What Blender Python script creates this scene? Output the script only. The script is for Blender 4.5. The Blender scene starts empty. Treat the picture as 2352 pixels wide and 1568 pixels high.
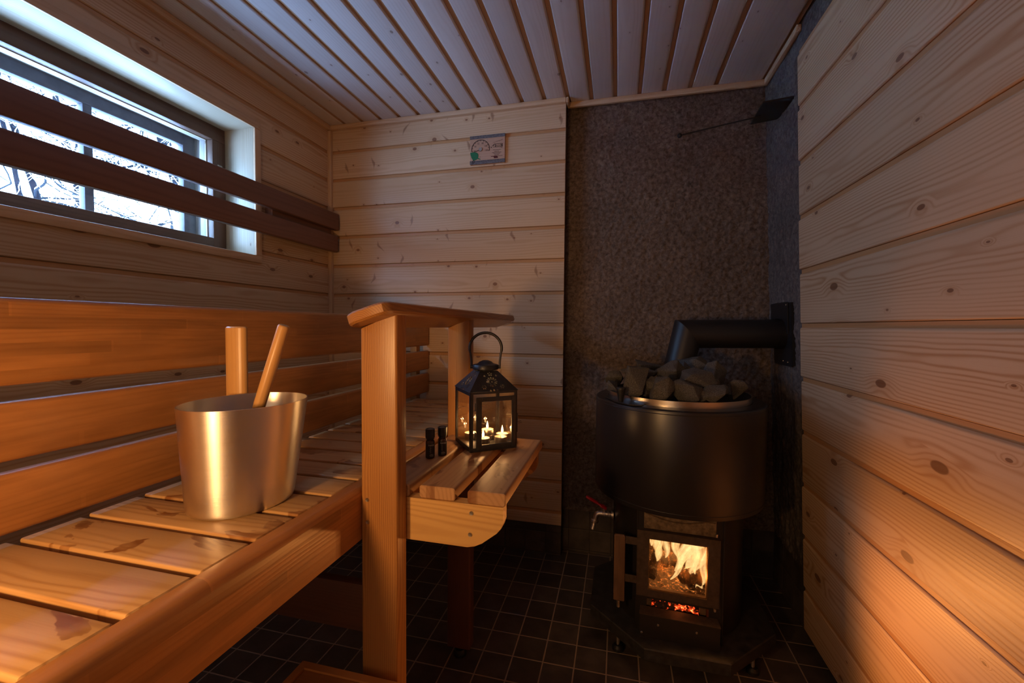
import bpy, bmesh, math, random
from mathutils import Vector, Matrix, noise
random.seed(7)
PI = math.pi
sc = bpy.context.scene
COL = sc.collection

# ------------------------------------------------------------------ camera
cam_d = bpy.data.cameras.new('camera')
cam = bpy.data.objects.new('camera', cam_d)
COL.objects.link(cam)
sc.camera = cam
cam_d.sensor_fit = 'HORIZONTAL'
cam_d.sensor_width = 36.0
cam_d.lens = 980.93 / 2352 * 36.0
cam_d.clip_start = 0.02
YAW, PITCH, ROLL = -.2431, .0355, .0076
fw = Vector((math.sin(YAW)*math.cos(PITCH), math.cos(YAW)*math.cos(PITCH), -math.sin(PITCH)))
rt = Vector((math.cos(YAW), -math.sin(YAW), 0)); up = rt.cross(fw)
rt2 = rt*math.cos(ROLL) + up*math.sin(ROLL); up2 = rt2.cross(fw)
cm = Matrix((rt2, up2, -fw)).transposed().to_4x4()
cm.translation = Vector((.5096, -1.8643, 1.0832))
cam.matrix_world = cm

# ------------------------------------------------------------------ colour management
sc.view_settings.view_transform = 'Standard'
sc.view_settings.look = 'None'
sc.view_settings.gamma = 1.0
sc.view_settings.use_curve_mapping = False
sc.view_settings.exposure = 0.0
try:
    sc.cycles.use_denoising = True
    sc.cycles.sample_clamp_indirect = 30.0
    sc.cycles.max_bounces = 10
    sc.cycles.diffuse_bounces = 6
    sc.cycles.transparent_max_bounces = 16
    sc.cycles.caustics_reflective = False
    sc.cycles.caustics_refractive = False
except Exception:
    pass

# ------------------------------------------------------------------ world: overcast winter daylight
W = bpy.data.worlds.new('winter_sky'); sc.world = W; W.use_nodes = True
bg = W.node_tree.nodes['Background']
bg.inputs[0].default_value = (.40, .65, 1.0, 1)
bg.inputs[1].default_value = 33.0
# snow covered ground below the horizon is as bright as the overcast sky above it
wt = W.node_tree; tc = wt.nodes.new('ShaderNodeTexCoord'); sx_ = wt.nodes.new('ShaderNodeSeparateXYZ'); mr_ = wt.nodes.new('ShaderNodeMapRange'); mx_ = wt.nodes.new('ShaderNodeMix')
mx_.data_type = 'RGBA'; wt.links.new(tc.outputs['Generated'], sx_.inputs[0]); wt.links.new(sx_.outputs[2], mr_.inputs[0])
mr_.inputs[1].default_value = -.08; mr_.inputs[2].default_value = .06
mx_.inputs[6].default_value = (.27, .49, .92, 1); mx_.inputs[7].default_value = (.30, .56, 1.0, 1)
wt.links.new(mr_.outputs[0], mx_.inputs[0]); wt.links.new(mx_.outputs[2], bg.inputs[0])

# ------------------------------------------------------------------ lights
def light(name, kind, loc, energy, color, size=.1, target=None, **kw):
    d = bpy.data.lights.new(name, kind); d.energy = energy; d.color = color
    if kind == 'AREA': d.size = size
    else: d.shadow_soft_size = size
    for k, v in kw.items(): setattr(d, k, v)
    o = bpy.data.objects.new(name, d); COL.objects.link(o); o.location = loc
    if target is not None:
        o.rotation_euler = (Vector(target) - Vector(loc)).to_track_quat('-Z', 'Y').to_euler()
    return o
# daylight sampling aid: a portal filling the window opening (gives off no light of its own)
pl = light('window_portal', 'AREA', (-1.30, -.9025, 1.632), 1, (1, 1, 1), 1.0, (0, -.9025, 1.632), shape='RECTANGLE', size_y=.58)
pl.data.size = 1.10; pl.rotation_euler = (PI/2, 0, -PI/2)
try: pl.data.cycles.is_portal = True
except Exception: pass
# warm lamp out of view behind the camera, low beside the bench
light('low_warm_lamp', 'SPOT', (-.11, -2.02, .97), 24, (1, .52, .19), .045, (-.16, -1.0, .80), spot_size=math.radians(110), spot_blend=1.0)
# added unseen warm fill light behind the camera, lifting the dim walls
light('added_warm_fill', 'AREA', (.05, -2.52, 1.15), 4.6, (1, .62, .34), .8, (.7, 0, 1.0), shape='RECTANGLE', size_y=1.4)
# the fire in the stove and the candles in the lantern
SR = -math.radians(3.0); SO = Vector((.722, -.235, .10))
for fx_, fz_, e_ in ((.064, .215, 7), (.048, .270, 5), (.010, .22, 4.5), (-.055, .225, 5)):
    q_ = Vector((SO.x+fx_*math.cos(SR)+.2235*math.sin(SR), SO.y+fx_*math.sin(SR)-.2235*math.cos(SR), SO.z+fz_))
    light('fire_light', 'SPOT', q_, e_, (1, .42, .12), .008, q_+Vector((.25, -1, .12)), spot_size=math.radians(179), spot_blend=1.0)
light('fire_light', 'POINT', (.72, -.30, .33), 2.2, (1, .42, .12), .03)
light('ember_light', 'POINT', (.715, -.40, .205), .35, (1, .2, .04), .02)

# ------------------------------------------------------------------ mesh helpers
class MB:
    def __init__(s): s.V = []; s.F = []; s.M = []; s.G = []; s.B = []
    def add(s, verts, faces, gc=None, bo=None, mi=0):
        n = len(s.V); bo = bo or (random.random(), random.random(), random.random())
        s.V += [Vector(v) for v in verts]
        s.G += (gc if gc else [(v[0], v[1], v[2]) for v in verts])
        s.B += [bo]*len(verts)
        s.F += [tuple(i+n for i in f) for f in faces]; s.M += [mi]*len(faces)
        return n
    def xf(s, m, i0=0):
        for i in range(i0, len(s.V)): s.V[i] = m @ s.V[i]
        return s

def base_of(vs):
    xs = [v[0] for v in vs]; ys = [v[1] for v in vs]; zs = [v[2] for v in vs]
    return Vector(((min(xs)+max(xs))/2, (min(ys)+max(ys))/2, min(zs)))

def mk(name, mb, mats, parent=None, local=False, smooth=35, label=None, cat=None, group=None, kind=None):
    me = bpy.data.meshes.new(name)
    if parent is None: org = base_of(mb.V)
    elif local: org = Vector((0, 0, 0))
    else:
        org = Vector((0, 0, 0)); p = parent
        while p: org = org + p.location; p = p.parent
    me.from_pydata([v-org for v in mb.V], [], mb.F)
    if not isinstance(mats, (list, tuple)): mats = [mats]
    for m in mats: me.materials.append(m)
    for p, i in zip(me.polygons, mb.M): p.material_index = i; p.use_smooth = True
    for nm, data in (('gc', mb.G), ('bo', mb.B)):
        a = me.attributes.new(nm, 'FLOAT_VECTOR', 'POINT')
        a.data.foreach_set('vector', [c for v in data for c in v])
    bm = bmesh.new(); bm.from_mesh(me); bmesh.ops.recalc_face_normals(bm, faces=bm.faces); bm.to_mesh(me); bm.free()
    me.set_sharp_from_angle(angle=math.radians(smooth))
    o = bpy.data.objects.new(name, me); COL.objects.link(o)
    if parent: o.parent = parent
    else: o.location = org
    tag(o, label, cat, group, kind)
    return o

def tag(o, label=None, cat=None, group=None, kind=None):
    if label: o['label'] = label
    if cat: o['category'] = cat
    if group: o['group'] = group
    if kind: o['kind'] = kind
    return o

def thing(name, loc, label=None, cat=None, group=None, rz=0):
    o = bpy.data.objects.new(name, None); COL.objects.link(o)
    o.empty_display_size = .03
    o.location = loc; o.rotation_euler = (0, 0, rz)
    return tag(o, label, cat, group)

def dup(root, loc, rz=None):
    r = root.copy(); COL.objects.link(r); r.location = loc
    if rz is not None: r.rotation_euler = (0, 0, rz)
    for ch in list(root.children):
        c = ch.copy(); COL.objects.link(c); c.parent = r
        for g in list(ch.children):
            d = g.copy(); COL.objects.link(d); d.parent = c
    return r

def rr(p0, p1, q0, q1, r, seg=3):
    r = min(r, (p1-p0)/2.01, (q1-q0)/2.01)
    out = []
    for cx, cy, a0 in ((p1-r, q1-r, 0), (p0+r, q1-r, PI/2), (p0+r, q0+r, PI), (p1-r, q0+r, 1.5*PI)):
        for i in range(seg+1):
            a = a0 + PI/2*i/seg
            out.append((cx+r*math.cos(a), cy+r*math.sin(a)))
    return out

def prism(mb, prof, axis, a0, a1, ch=0.0, mi=0, bo=None, seg=1):
    """extrude a profile along axis; profile is in the two other axes in xyz order"""
    n = len(prof)
    pc = (min(p[0] for p in prof)+max(p[0] for p in prof))/2; qc = (min(p[1] for p in prof)+max(p[1] for p in prof))/2
    w = max(p[0] for p in prof)-min(p[0] for p in prof); h = max(p[1] for p in prof)-min(p[1] for p in prof)
    rings = []
    if ch > 0: rings.append((a0, 1-2*ch/w, 1-2*ch/h)); rings.append((a0+ch, 1, 1))
    else: rings.append((a0, 1, 1))
    for k in range(1, seg): rings.append((a0+(a1-a0)*k/seg, 1, 1))
    if ch > 0: rings.append((a1-ch, 1, 1)); rings.append((a1, 1-2*ch/w, 1-2*ch/h))
    else: rings.append((a1, 1, 1))
    V = []; G = []
    for a, sp, sq in rings:
        for p, q in prof:
            P = pc+(p-pc)*sp; Q = qc+(q-qc)*sq
            V.append({'x': (a, P, Q), 'y': (P, a, Q), 'z': (P, Q, a)}[axis])
            x, d = (P-pc, Q-qc) if w >= h else (Q-qc, P-pc)
            G.append((a-(a0+a1)/2, x, d))
    F = []
    for k in range(len(rings)-1):
        for i in range(n):
            j = (i+1) % n
            F.append((k*n+i, k*n+j, (k+1)*n+j, (k+1)*n+i))
    F.append(tuple(range(n))[::-1]); F.append(tuple((len(rings)-1)*n+i for i in range(n)))
    mb.add(V, F, G, bo, mi)
    return mb

def box(mb, x0, x1, y0, y1, z0, z1, axis='x', r=.002, ch=None, mi=0, seg=2):
    R = {'x': ((x0, x1), (y0, y1), (z0, z1)), 'y': ((y0, y1), (x0, x1), (z0, z1)), 'z': ((z0, z1), (x0, x1), (y0, y1))}[axis]
    (a0, a1), (p0, p1), (q0, q1) = R
    prof = rr(p0, p1, q0, q1, r, seg) if r > 0 else [(p1, q1), (p0, q1), (p0, q0), (p1, q0)]
    return prism(mb, prof, axis, a0, a1, r if ch is None else ch, mi)

def lathe(mb, prof, c=(0, 0, 0), seg=32, a0=0, a1=2*PI, m=None, mi=0, sx=1, sy=1):
    full = abs(a1-a0-2*PI) < 1e-6
    k = seg if full else seg+1
    V = []
    for r, z in prof:
        for i in range(k):
            a = a0+(a1-a0)*i/seg
            v = Vector((r*sx*math.cos(a), r*sy*math.sin(a), z))
            if m is not None: v = m @ v
            V.append(v+Vector(c))
    F = []
    for j in range(len(prof)-1):
        for i in range(seg):
            i2 = (i+1) % k
            F.append((j*k+i, j*k+i2, (j+1)*k+i2, (j+1)*k+i))
    mb.add(V, F, None, None, mi)
    return mb

def tube(mb, pts, rad, seg=8, mi=0, cap=True):
    pts = [Vector(p) for p in pts]; n = len(pts)
    if not isinstance(rad, (list, tuple)): rad = [rad]*n
    V = []; G = []; u = None; L = 0; bo = (random.random(), random.random(), random.random())
    for i, p in enumerate(pts):
        d = (pts[min(i+1, n-1)]-pts[max(i-1, 0)]).normalized()
        if u is None: u = d.orthogonal().normalized()
        else: u = (u-d*u.dot(d)).normalized()
        w = d.cross(u)
        if i: L += (p-pts[i-1]).length
        for k in range(seg):
            a = 2*PI*k/seg
            V.append(p+(u*math.cos(a)+w*math.sin(a))*rad[i]); G.append((L, rad[i]*math.cos(a), rad[i]*math.sin(a)))
    F = []
    for i in range(n-1):
        for k in range(seg):
            k2 = (k+1) % seg
            F.append((i*seg+k, i*seg+k2, (i+1)*seg+k2, (i+1)*seg+k))
    if cap: F.append(tuple(range(seg))[::-1]); F.append(tuple((n-1)*seg+k for k in range(seg)))
    mb.add(V, F, G, bo, mi)
    return mb

def clip(poly, t, keep_above):
    out = []; n = len(poly)
    for i in range(n):
        a, b = poly[i], poly[(i+1) % n]
        ia = (a[0] >= t) == keep_above or a[0] == t; ib = (b[0] >= t) == keep_above or b[0] == t
        if ia: out.append(a)
        if ia != ib:
            k = (t-a[0])/(b[0]-a[0]); out.append((t, a[1]+(b[1]-a[1])*k))
    return out

def panel(mb, org, sd, td, nd, s0, s1, ts, hole=None, g=.016, dep=.0055, back=.020, jit=0, bow=0, mi=0):
    """row of tongue-and-groove boards; s runs along the boards, t across, n towards the room"""
    org = Vector(org); sd = Vector(sd); td = Vector(td); nd = Vector(nd)
    for t0, t1 in zip(ts[:-1], ts[1:]):
        b = bow
        full = [(t0+.0006, -dep-.003), (t0+.0006, -dep+.0005), (t0+.0012, -.0028), (t0+.0035, -.0005), (t0+.008, 0),
                (t1-g-.006, 0), (t1-g-.0015, -.0006), (t1-g+.0015, -.0032), (t1-g+.002, -dep), (t1-.0006, -dep), (t1-.0006, -dep-.003), (t1-.0006, -back), (t0+.0006, -back)]
        tc = (t0+t1)/2; bo = (random.random(), random.random(), random.random())
        segs = []
        e = random.uniform(-jit, jit)
        if hole and t1 > hole[2] and t0 < hole[3]:
            segs.append((s0, hole[0], full)); segs.append((hole[1], s1+e, full))
            if t0 < hole[2]: segs.append((hole[0], hole[1], clip(full, hole[2], False)))
            if t1 > hole[3]: segs.append((hole[0], hole[1], clip(full, hole[3], True)))
        else: segs.append((s0, s1+e, full))
        for a, c, prof in segs:
            n = len(prof); k = max(1, int((c-a)/.5)); V = []; G = []; F = []
            for j in range(k+1):
                s = a+(c-a)*j/k
                for t, q in prof:
                    V.append(org+sd*s+td*t+nd*q); G.append((s, t-tc, q))
            for j in range(k):
                for i in range(n):
                    i2 = (i+1) % n; F.append((j*n+i, j*n+i2, (j+1)*n+i2, (j+1)*n+i))
            F.append(tuple(range(n))[::-1]); F.append(tuple(k*n+i for i in range(n)))
            mb.add(V, F, G, bo, mi)
    return mb

# ------------------------------------------------------------------ node helpers
class NT:
    def __init__(s, name):
        s.m = bpy.data.materials.new(name); s.m.use_nodes = True; s.t = s.m.node_tree
        s.p = s.t.nodes['Principled BSDF']; s.out = s.t.nodes['Material Output']
    def n(s, ty, **kw):
        nd = s.t.nodes.new('ShaderNode'+ty)
        for k, v in kw.items(): setattr(nd, k, v)
        return nd
    def l(s, a, b): s.t.links.new(a, b)
    def put(s, sock, v):
        if v is None: return
        if hasattr(v, 'is_linked') or hasattr(v, 'links'): s.l(v, sock)
        else: sock.default_value = v
    def ma(s, op, a, b=None, c=None, clamp=False):
        nd = s.n('Math', operation=op, use_clamp=clamp); s.put(nd.inputs[0], a); s.put(nd.inputs[1], b); s.put(nd.inputs[2], c)
        return nd.outputs[0]
    def vm(s, op, a, b=None):
        nd = s.n('VectorMath', operation=op); s.put(nd.inputs[0], a); s.put(nd.inputs[1], b)
        return nd.outputs[1] if op in ('LENGTH', 'DISTANCE', 'DOT_PRODUCT') else nd.outputs[0]
    def noise(s, v, scale, detail=2, rough=.5, dist=0, ch=0):
        nd = s.n('TexNoise'); s.put(nd.inputs['Vector'], v); nd.inputs['Scale'].default_value = scale
        nd.inputs['Detail'].default_value = detail; nd.inputs['Roughness'].default_value = rough; nd.inputs['Distortion'].default_value = dist
        return nd.outputs[ch]
    def mr(s, v, a, b, c=0.0, d=1.0, smooth=False):
        nd = s.n('MapRange'); nd.interpolation_type = 'SMOOTHSTEP' if smooth else 'LINEAR'
        s.put(nd.inputs[0], v)
        for i, x in enumerate((a, b, c, d)): s.put(nd.inputs[i+1], x)
        return nd.outputs[0]
    def mix(s, f, a, b, mode='MIX'):
        nd = s.n('Mix', data_type='RGBA', blend_type=mode); s.put(nd.inputs[0], f)
        for sock, v in ((nd.inputs[6], a), (nd.inputs[7], b)):
            if isinstance(v, tuple) and len(v) == 3: v = (*v, 1)
            s.put(sock, v)
        return nd.outputs[2]
    def xyz(s, v):
        nd = s.n('SeparateXYZ'); s.l(v, nd.inputs[0]); return nd.outputs
    def comb(s, x, y, z):
        nd = s.n('CombineXYZ'); s.put(nd.inputs[0], x); s.put(nd.inputs[1], y); s.put(nd.inputs[2], z); return nd.outputs[0]
    def attr(s, nm): return s.n('Attribute', attribute_name=nm).outputs['Vector']
    def obj(s): return s.n('TexCoord').outputs['Object']
    def pos(s): return s.n('NewGeometry').outputs['Position']
    def bump(s, h, strength=.3, dist=.001):
        nd = s.n('Bump'); s.l(h, nd.inputs['Height']); nd.inputs['Strength'].default_value = strength; nd.inputs['Distance'].default_value = dist
        s.l(nd.outputs[0], s.p.inputs['Normal']); return nd
    def set(s, **kw):
        for k, v in kw.items():
            sock = s.p.inputs[k.replace('_', ' ')]
            if isinstance(v, tuple) and len(v) == 3: v = (*v, 1)
            s.put(sock, v)

def wood(name, light, dark, knot=None, knots=0.0, spacing=.006, contrast=.5, rough=.42, stave=None, stain=0.0, tone=.16, spec=.45, bumpk=.25, kdir=(3.2, 9.0), fiber=.14, coat=0.0, tongue=None, streak=0.0, kmax=.075):
    s = NT(name); P = s.attr('gc'); B = s.attr('bo')
    a, x, d = s.xyz(P)[:3]; b1, b2, b3 = s.xyz(B)[:3]
    off = s.vm('SCALE', B); off.node.inputs[3].default_value = 37.0
    nv = s.vm('ADD', s.comb(s.ma('MULTIPLY', a, 1.3), s.ma('MULTIPLY', x, 7.0), s.ma('MULTIPLY', d, 7.0)), off)
    n1 = s.ma('SUBTRACT', s.noise(nv, 1.0, 2), .5); n2 = s.ma('SUBTRACT', s.noise(nv, 2.6, 2), .5)
    xc = s.ma('MULTIPLY', s.ma('SUBTRACT', b1, .5), .09)
    dx = s.ma('ADD', s.ma('SUBTRACT', x, xc), s.ma('MULTIPLY', n1, .045))
    dd = s.ma('ADD', s.ma('ADD', d, s.ma('MULTIPLY_ADD', b2, .03, .012)), s.ma('MULTIPLY', n2, .022))
    r = s.ma('SQRT', s.ma('ADD', s.ma('MULTIPLY', dx, dx), s.ma('MULTIPLY', dd, dd)))
    col_knot = None
    if knots > 0:
        kv = s.vm('ADD', s.comb(s.ma('MULTIPLY', a, kdir[0]), s.ma('MULTIPLY', x, kdir[1]), 0.0), off)
        vo = s.n('TexVoronoi', voronoi_dimensions='2D'); s.l(kv, vo.inputs['Vector']); vo.inputs['Scale'].default_value = 1.0; vo.inputs['Randomness'].default_value = .9
        kd = s.ma('ADD', vo.outputs['Distance'], s.ma('MULTIPLY', n2, .02))
        rnd = s.xyz(vo.outputs['Color'])[0]
        kr = s.ma('MULTIPLY', s.ma('MULTIPLY', s.ma('GREATER_THAN', rnd, 1-knots), s.ma('MULTIPLY_ADD', s.ma('POWER', s.xyz(vo.outputs['Color'])[1], 2.5), kmax, .022)), 1.0)
        km = s.mr(kd, s.ma('MULTIPLY', kr, .75), kr, 1.0, 0.0, True)
        halo = s.mr(kd, kr, s.ma('MULTIPLY', kr, 3.4), 1.0, 0.0, True)
        halo = s.ma('MULTIPLY', halo, s.ma('GREATER_THAN', kr, .001))
        km = s.ma('MULTIPLY', km, s.ma('GREATER_THAN', kr, .001))
        r = s.ma('ADD', r, s.ma('MULTIPLY', halo, .013))
        col_knot = (km, halo)
    ph = s.ma('MULTIPLY', r, 2*PI/spacing)
    ring = s.ma('MULTIPLY_ADD', s.ma('SINE', ph), .5, .5)
    ring = s.ma('POWER', ring, 2.2)
    ring = s.ma('MULTIPLY', ring, s.mr(s.noise(nv, 1.7, 1), .3, .65, .35, 1.0))
    fv = s.vm('ADD', s.comb(s.ma('MULTIPLY', a, 9.0), s.ma('MULTIPLY', x, 420.0), s.ma('MULTIPLY', d, 420.0)), off)
    fb = s.noise(fv, 1.0, 3, .6)
    f = s.ma('MULTIPLY_ADD', ring, contrast, s.ma('MULTIPLY', s.ma('SUBTRACT', fb, .5), fiber*2), clamp=True)
    col = s.mix(f, light, dark)
    big = s.noise(nv, .55, 2)
    tn = s.ma('ADD', s.ma('MULTIPLY_ADD', s.ma('SUBTRACT', b3, .5), tone*2, 1.0), s.ma('MULTIPLY', s.ma('SUBTRACT', big, .5), .35))
    if stave:
        h, L = stave
        row = s.ma('FLOOR', s.ma('DIVIDE', s.ma('ADD', x, 5.0), h))
        wn = s.n('TexWhiteNoise', noise_dimensions='1D'); s.l(row, wn.inputs['W'])
        cl = s.ma('FLOOR', s.ma('ADD', s.ma('DIVIDE', a, L), s.ma('MULTIPLY', wn.outputs[0], 7.0)))
        w2 = s.n('TexWhiteNoise', noise_dimensions='2D'); s.l(s.comb(row, cl, 0.0), w2.inputs['Vector'])
        tn = s.ma('MULTIPLY', tn, s.ma('MULTIPLY_ADD', w2.outputs[0], .26, .87))
        fr = s.ma('FRACT', s.ma('ADD', s.ma('DIVIDE', a, L), s.ma('MULTIPLY', wn.outputs[0], 7.0)))
        seam = s.ma('LESS_THAN', fr, .008)
        tn = s.ma('MULTIPLY', tn, s.ma('MULTIPLY_ADD', seam, .10, 1.0))
        tn = s.ma('MULTIPLY', tn, s.mr(s.noise(s.comb(s.ma('MULTIPLY', a, 8.0), s.ma('MULTIPLY', x, 40.0), row), 1.0, 3), .25, .75, .80, 1.20))
    sc_ = s.n('VectorMath', operation='SCALE'); s.l(col, sc_.inputs[0]); s.l(tn, sc_.inputs[3]); col = sc_.outputs[0]
    if col_knot:
        km, halo = col_knot
        kc = knot or tuple(c*.35 for c in dark)
        col = s.mix(s.ma('MULTIPLY', halo, .28), col, dark)
        col = s.mix(s.ma('MULTIPLY', km, .82), col, kc)
    if streak:
        s2 = s.vm('ADD', s.comb(s.ma('ADD', s.ma('MULTIPLY', a, 7.0), s.ma('MULTIPLY', n1, 1.2)), s.ma('MULTIPLY', x, 6.0), 4.0), off)
        v2 = s.n('TexVoronoi', voronoi_dimensions='2D'); s.l(s2, v2.inputs['Vector']); v2.inputs['Scale'].default_value = 1.0
        dv = s.vm('SUBTRACT', s2, v2.outputs['Position']); q = s.xyz(dv); tl = s.ma('MULTIPLY', s.ma('SUBTRACT', s.xyz(v2.outputs['Color'])[1], .5), .5)
        ex = s.ma('ADD', s.ma('ABSOLUTE', s.ma('MULTIPLY', s.ma('ADD', q[0], s.ma('MULTIPLY', q[1], tl)), 9.0)), s.ma('ABSOLUTE', s.ma('MULTIPLY', q[1], 3.0)))
        sk = s.ma('MULTIPLY', s.mr(ex, .2, .75, 1.0, 0.0, True), s.ma('GREATER_THAN', s.xyz(v2.outputs['Color'])[0], 1-streak))
        col = s.mix(s.ma('MULTIPLY', sk, .62), col, knot)
    if tongue: col = s.mix(s.mr(d, -.0046, -.0036, .85, 0.0), col, tongue)  # raw tongue colour by groove depth, with the warm groove shade painted in
    rg = rough
    if stain > 0:
        sv = s.vm('ADD', s.comb(s.ma('MULTIPLY', a, 7.0), s.ma('MULTIPLY', x, 13.0), 0.0), off)
        sn = s.noise(sv, 1.0, 4, .55, .6)
        sm = s.mr(sn, 1-stain, 1-stain+.02, 0.0, 1.0)
        sm = s.ma('MULTIPLY', sm, s.mr(s.noise(sv, 3.0, 2), .35, .6, .35, .9))
        col = s.mix(sm, col, tuple(c*k for c, k in zip(dark, (.62, .45, .32))))
        rg = s.ma('MULTIPLY_ADD', sm, -.04, rough)
    rv = s.ma('ADD', rg, s.ma('MULTIPLY', s.ma('SUBTRACT', fb, .5), .12))
    s.set(Base_Color=col, Roughness=rv, Specular_IOR_Level=spec)
    if coat: s.set(Coat_Weight=coat, Coat_Roughness=.25)
    s.bump(s.ma('ADD', s.ma('MULTIPLY', ring, .6), s.ma('MULTIPLY', fb, .5)), bumpk, .0006)
    return s.m

def plain(name, col, rough=.5, metal=0.0, spec=.5, nscale=0, namp=.2, bumps=None, aniso=0):
    s = NT(name); s.set(Base_Color=col, Roughness=rough, Metallic=metal, Specular_IOR_Level=spec)
    if nscale:
        n = s.noise(s.obj(), nscale, 4, .6)
        f = s.mr(n, .3, .7, 1-namp, 1+namp)
        v = s.n('VectorMath', operation='SCALE'); v.inputs[0].default_value = col; s.l(f, v.inputs[3]); s.l(v.outputs[0], s.p.inputs['Base Color'])
        s.l(s.ma('MULTIPLY_ADD', n, .3, rough-.15), s.p.inputs['Roughness'])
    if bumps: s.bump(s.noise(s.obj(), bumps[0], 3, .6), bumps[1], bumps[2])
    if aniso:
        s.set(Anisotropic=aniso)
        t = s.n('Tangent', direction_type='RADIAL', axis='Z'); s.l(t.outputs[0], s.p.inputs['Tangent'])
    return s.m

def glass(name, tint=(1, 1, 1), dirt=0.0, rough=0.0, dirtcol=(.3, .25, .2), refl=1.0):
    s = NT(name); t = s.n('BsdfTransparent'); t.inputs[0].default_value = (*tint, 1)
    g = s.n('BsdfGlossy'); g.inputs['Roughness'].default_value = rough
    fr = s.n('LayerWeight'); fr.inputs[0].default_value = .5; fz = s.ma('MULTIPLY_ADD', s.ma('POWER', fr.outputs['Facing'], 5.0), .96*refl, .04*refl)
    m = s.n('MixShader'); s.l(fz, m.inputs[0]); s.l(t.outputs[0], m.inputs[1]); s.l(g.outputs[0], m.inputs[2])
    out = m.outputs[0]
    if dirt:
        d = s.n('BsdfDiffuse'); d.inputs[0].default_value = (*dirtcol, 1)
        n = s.noise(s.obj(), 40, 5, .7); f = s.mr(n, .35, .8, 0, dirt)
        m2 = s.n('MixShader'); s.l(f, m2.inputs[0]); s.l(out, m2.inputs[1]); s.l(d.outputs[0], m2.inputs[2]); out = m2.outputs[0]
    s.l(out, s.out.inputs[0]); return s.m

def emis(name, col, strength): 
    s = NT(name); e = s.n('Emission'); e.inputs[0].default_value = (*col, 1); e.inputs[1].default_value = strength
    s.l(e.outputs[0], s.out.inputs[0]); return s.m

PINE_L, PINE_D = (.60, .42, .26), (.40, .205, .085)
M = {}
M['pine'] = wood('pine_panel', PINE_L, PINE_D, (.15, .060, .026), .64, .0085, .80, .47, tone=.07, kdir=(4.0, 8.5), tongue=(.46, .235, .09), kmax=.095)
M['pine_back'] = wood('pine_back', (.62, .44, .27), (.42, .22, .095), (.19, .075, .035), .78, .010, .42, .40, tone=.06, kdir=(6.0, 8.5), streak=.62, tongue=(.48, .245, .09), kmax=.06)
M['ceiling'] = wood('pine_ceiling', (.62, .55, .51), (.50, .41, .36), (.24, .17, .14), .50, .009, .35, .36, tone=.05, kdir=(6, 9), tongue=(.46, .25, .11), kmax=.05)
M['trim'] = wood('pine_trim', (.60, .41, .25), (.40, .21, .09), None, 0.0, .006, .4, .42, tone=.05)
M['reveal'] = wood('window_lining', (.52, .44, .31), (.38, .27, .15), (.16, .08, .04), .55, .010, .35, .4, tone=.04)
M['bench'] = wood('bench_slat_wood', (.56, .335, .145), (.38, .19, .062), None, 0.0, .010, .65, .42, stain=.42, tone=.09, fiber=.24)
M['panelw'] = wood('laminated_bench_wood', (.42, .185, .058), (.27, .095, .026), None, 0.0, .007, .35, .36, stave=(.021, .42), tone=.04, fiber=.26)
M['back_slat'] = wood('backrest_slat_wood', (.42, .185, .060), (.26, .095, .028), None, 0.0, .008, .35, .38, stave=(.030, .9), tone=.05, fiber=.26)
M['post'] = wood('post_wood', (.42, .195, .058), (.24, .085, .022), None, 0.0, .0040, .65, .36, tone=.04, spec=.5)
M['seat'] = wood('dimmed_seat_slat_wood', (.46, .255, .12), (.31, .15, .06), None, 0.0, .010, .6, .45, stain=.45, tone=.05, fiber=.24)  # browner copy of the bench slat wood, weaker light darkened into it
M['beam'] = wood('beam_wood', (.62, .37, .135), (.44, .225, .070), None, 0.0, .009, .55, .38, tone=.03)
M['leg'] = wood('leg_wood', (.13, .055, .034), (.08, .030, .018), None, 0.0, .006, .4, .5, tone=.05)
M['rail'] = wood('dark_rail_wood', (.175, .080, .050), (.115, .048, .030), None, 0.0, .012, .5, .45, tone=.05)
M['wframe'] = wood('window_frame_wood', (.115, .055, .030), (.070, .030, .016), None, 0.0, .008, .5, .45, tone=.08)
M['olining'] = wood('weathered_window_lining', (.30, .27, .24), (.18, .15, .13), (.08, .06, .05), .4, .010, .4, .6, tone=.04)
M['oframe'] = plain('grey_window_paint', (.10, .095, .105), .6, nscale=30, namp=.25)
M['bamboo'] = wood('bamboo', (.60, .33, .12), (.47, .235, .075), None, 0.0, .005, .5, .35, tone=.03, fiber=.1)
M['oldwood'] = wood('weathered_handle_wood', (.13, .068, .036), (.050, .024, .014), None, 0.0, .006, .6, .6, tone=.05, fiber=.4)
M['alu'] = None
s = NT('brushed_aluminium'); s.set(Base_Color=(.95, .91, .83), Metallic=1.0, Roughness=.36, Anisotropic=.8)
s.p.inputs['Anisotropic Rotation'].default_value = .25
t_ = s.n('Tangent', direction_type='RADIAL', axis='Z'); s.l(t_.outputs[0], s.p.inputs['Tangent'])
o_ = s.xyz(s.obj())
st = s.noise(s.comb(s.ma('MULTIPLY', o_[0], 8.0), s.ma('MULTIPLY', o_[1], 8.0), s.ma('MULTIPLY', o_[2], 900.0)), 1.0, 3, .6)
s.l(s.ma('MULTIPLY_ADD', st, .22, .25), s.p.inputs['Roughness']); s.bump(st, .22, .0004); M['alu'] = s.m
M['steel'] = plain('stainless_steel', (.55, .50, .44), .25, 1.0)
M['screw'] = plain('screw_steel', (.5, .46, .4), .35, 1.0)
M['brass'] = plain('nickel_brass', (.72, .64, .54), .38, 1.0, nscale=120, namp=.2)
M['red'] = plain('red_enamel', (.50, .015, .022), .35)
M['blk'] = plain('black_stove_paint', (.017, .0145, .0135), .31, spec=.5)
M['blk2'] = plain('black_pipe_paint', (.016, .015, .015), .42, spec=.45)
M['plate'] = plain('dusty_black_slab', (.022, .020, .019), .6, nscale=55, namp=.6, bumps=(90, .3, .001))
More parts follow.
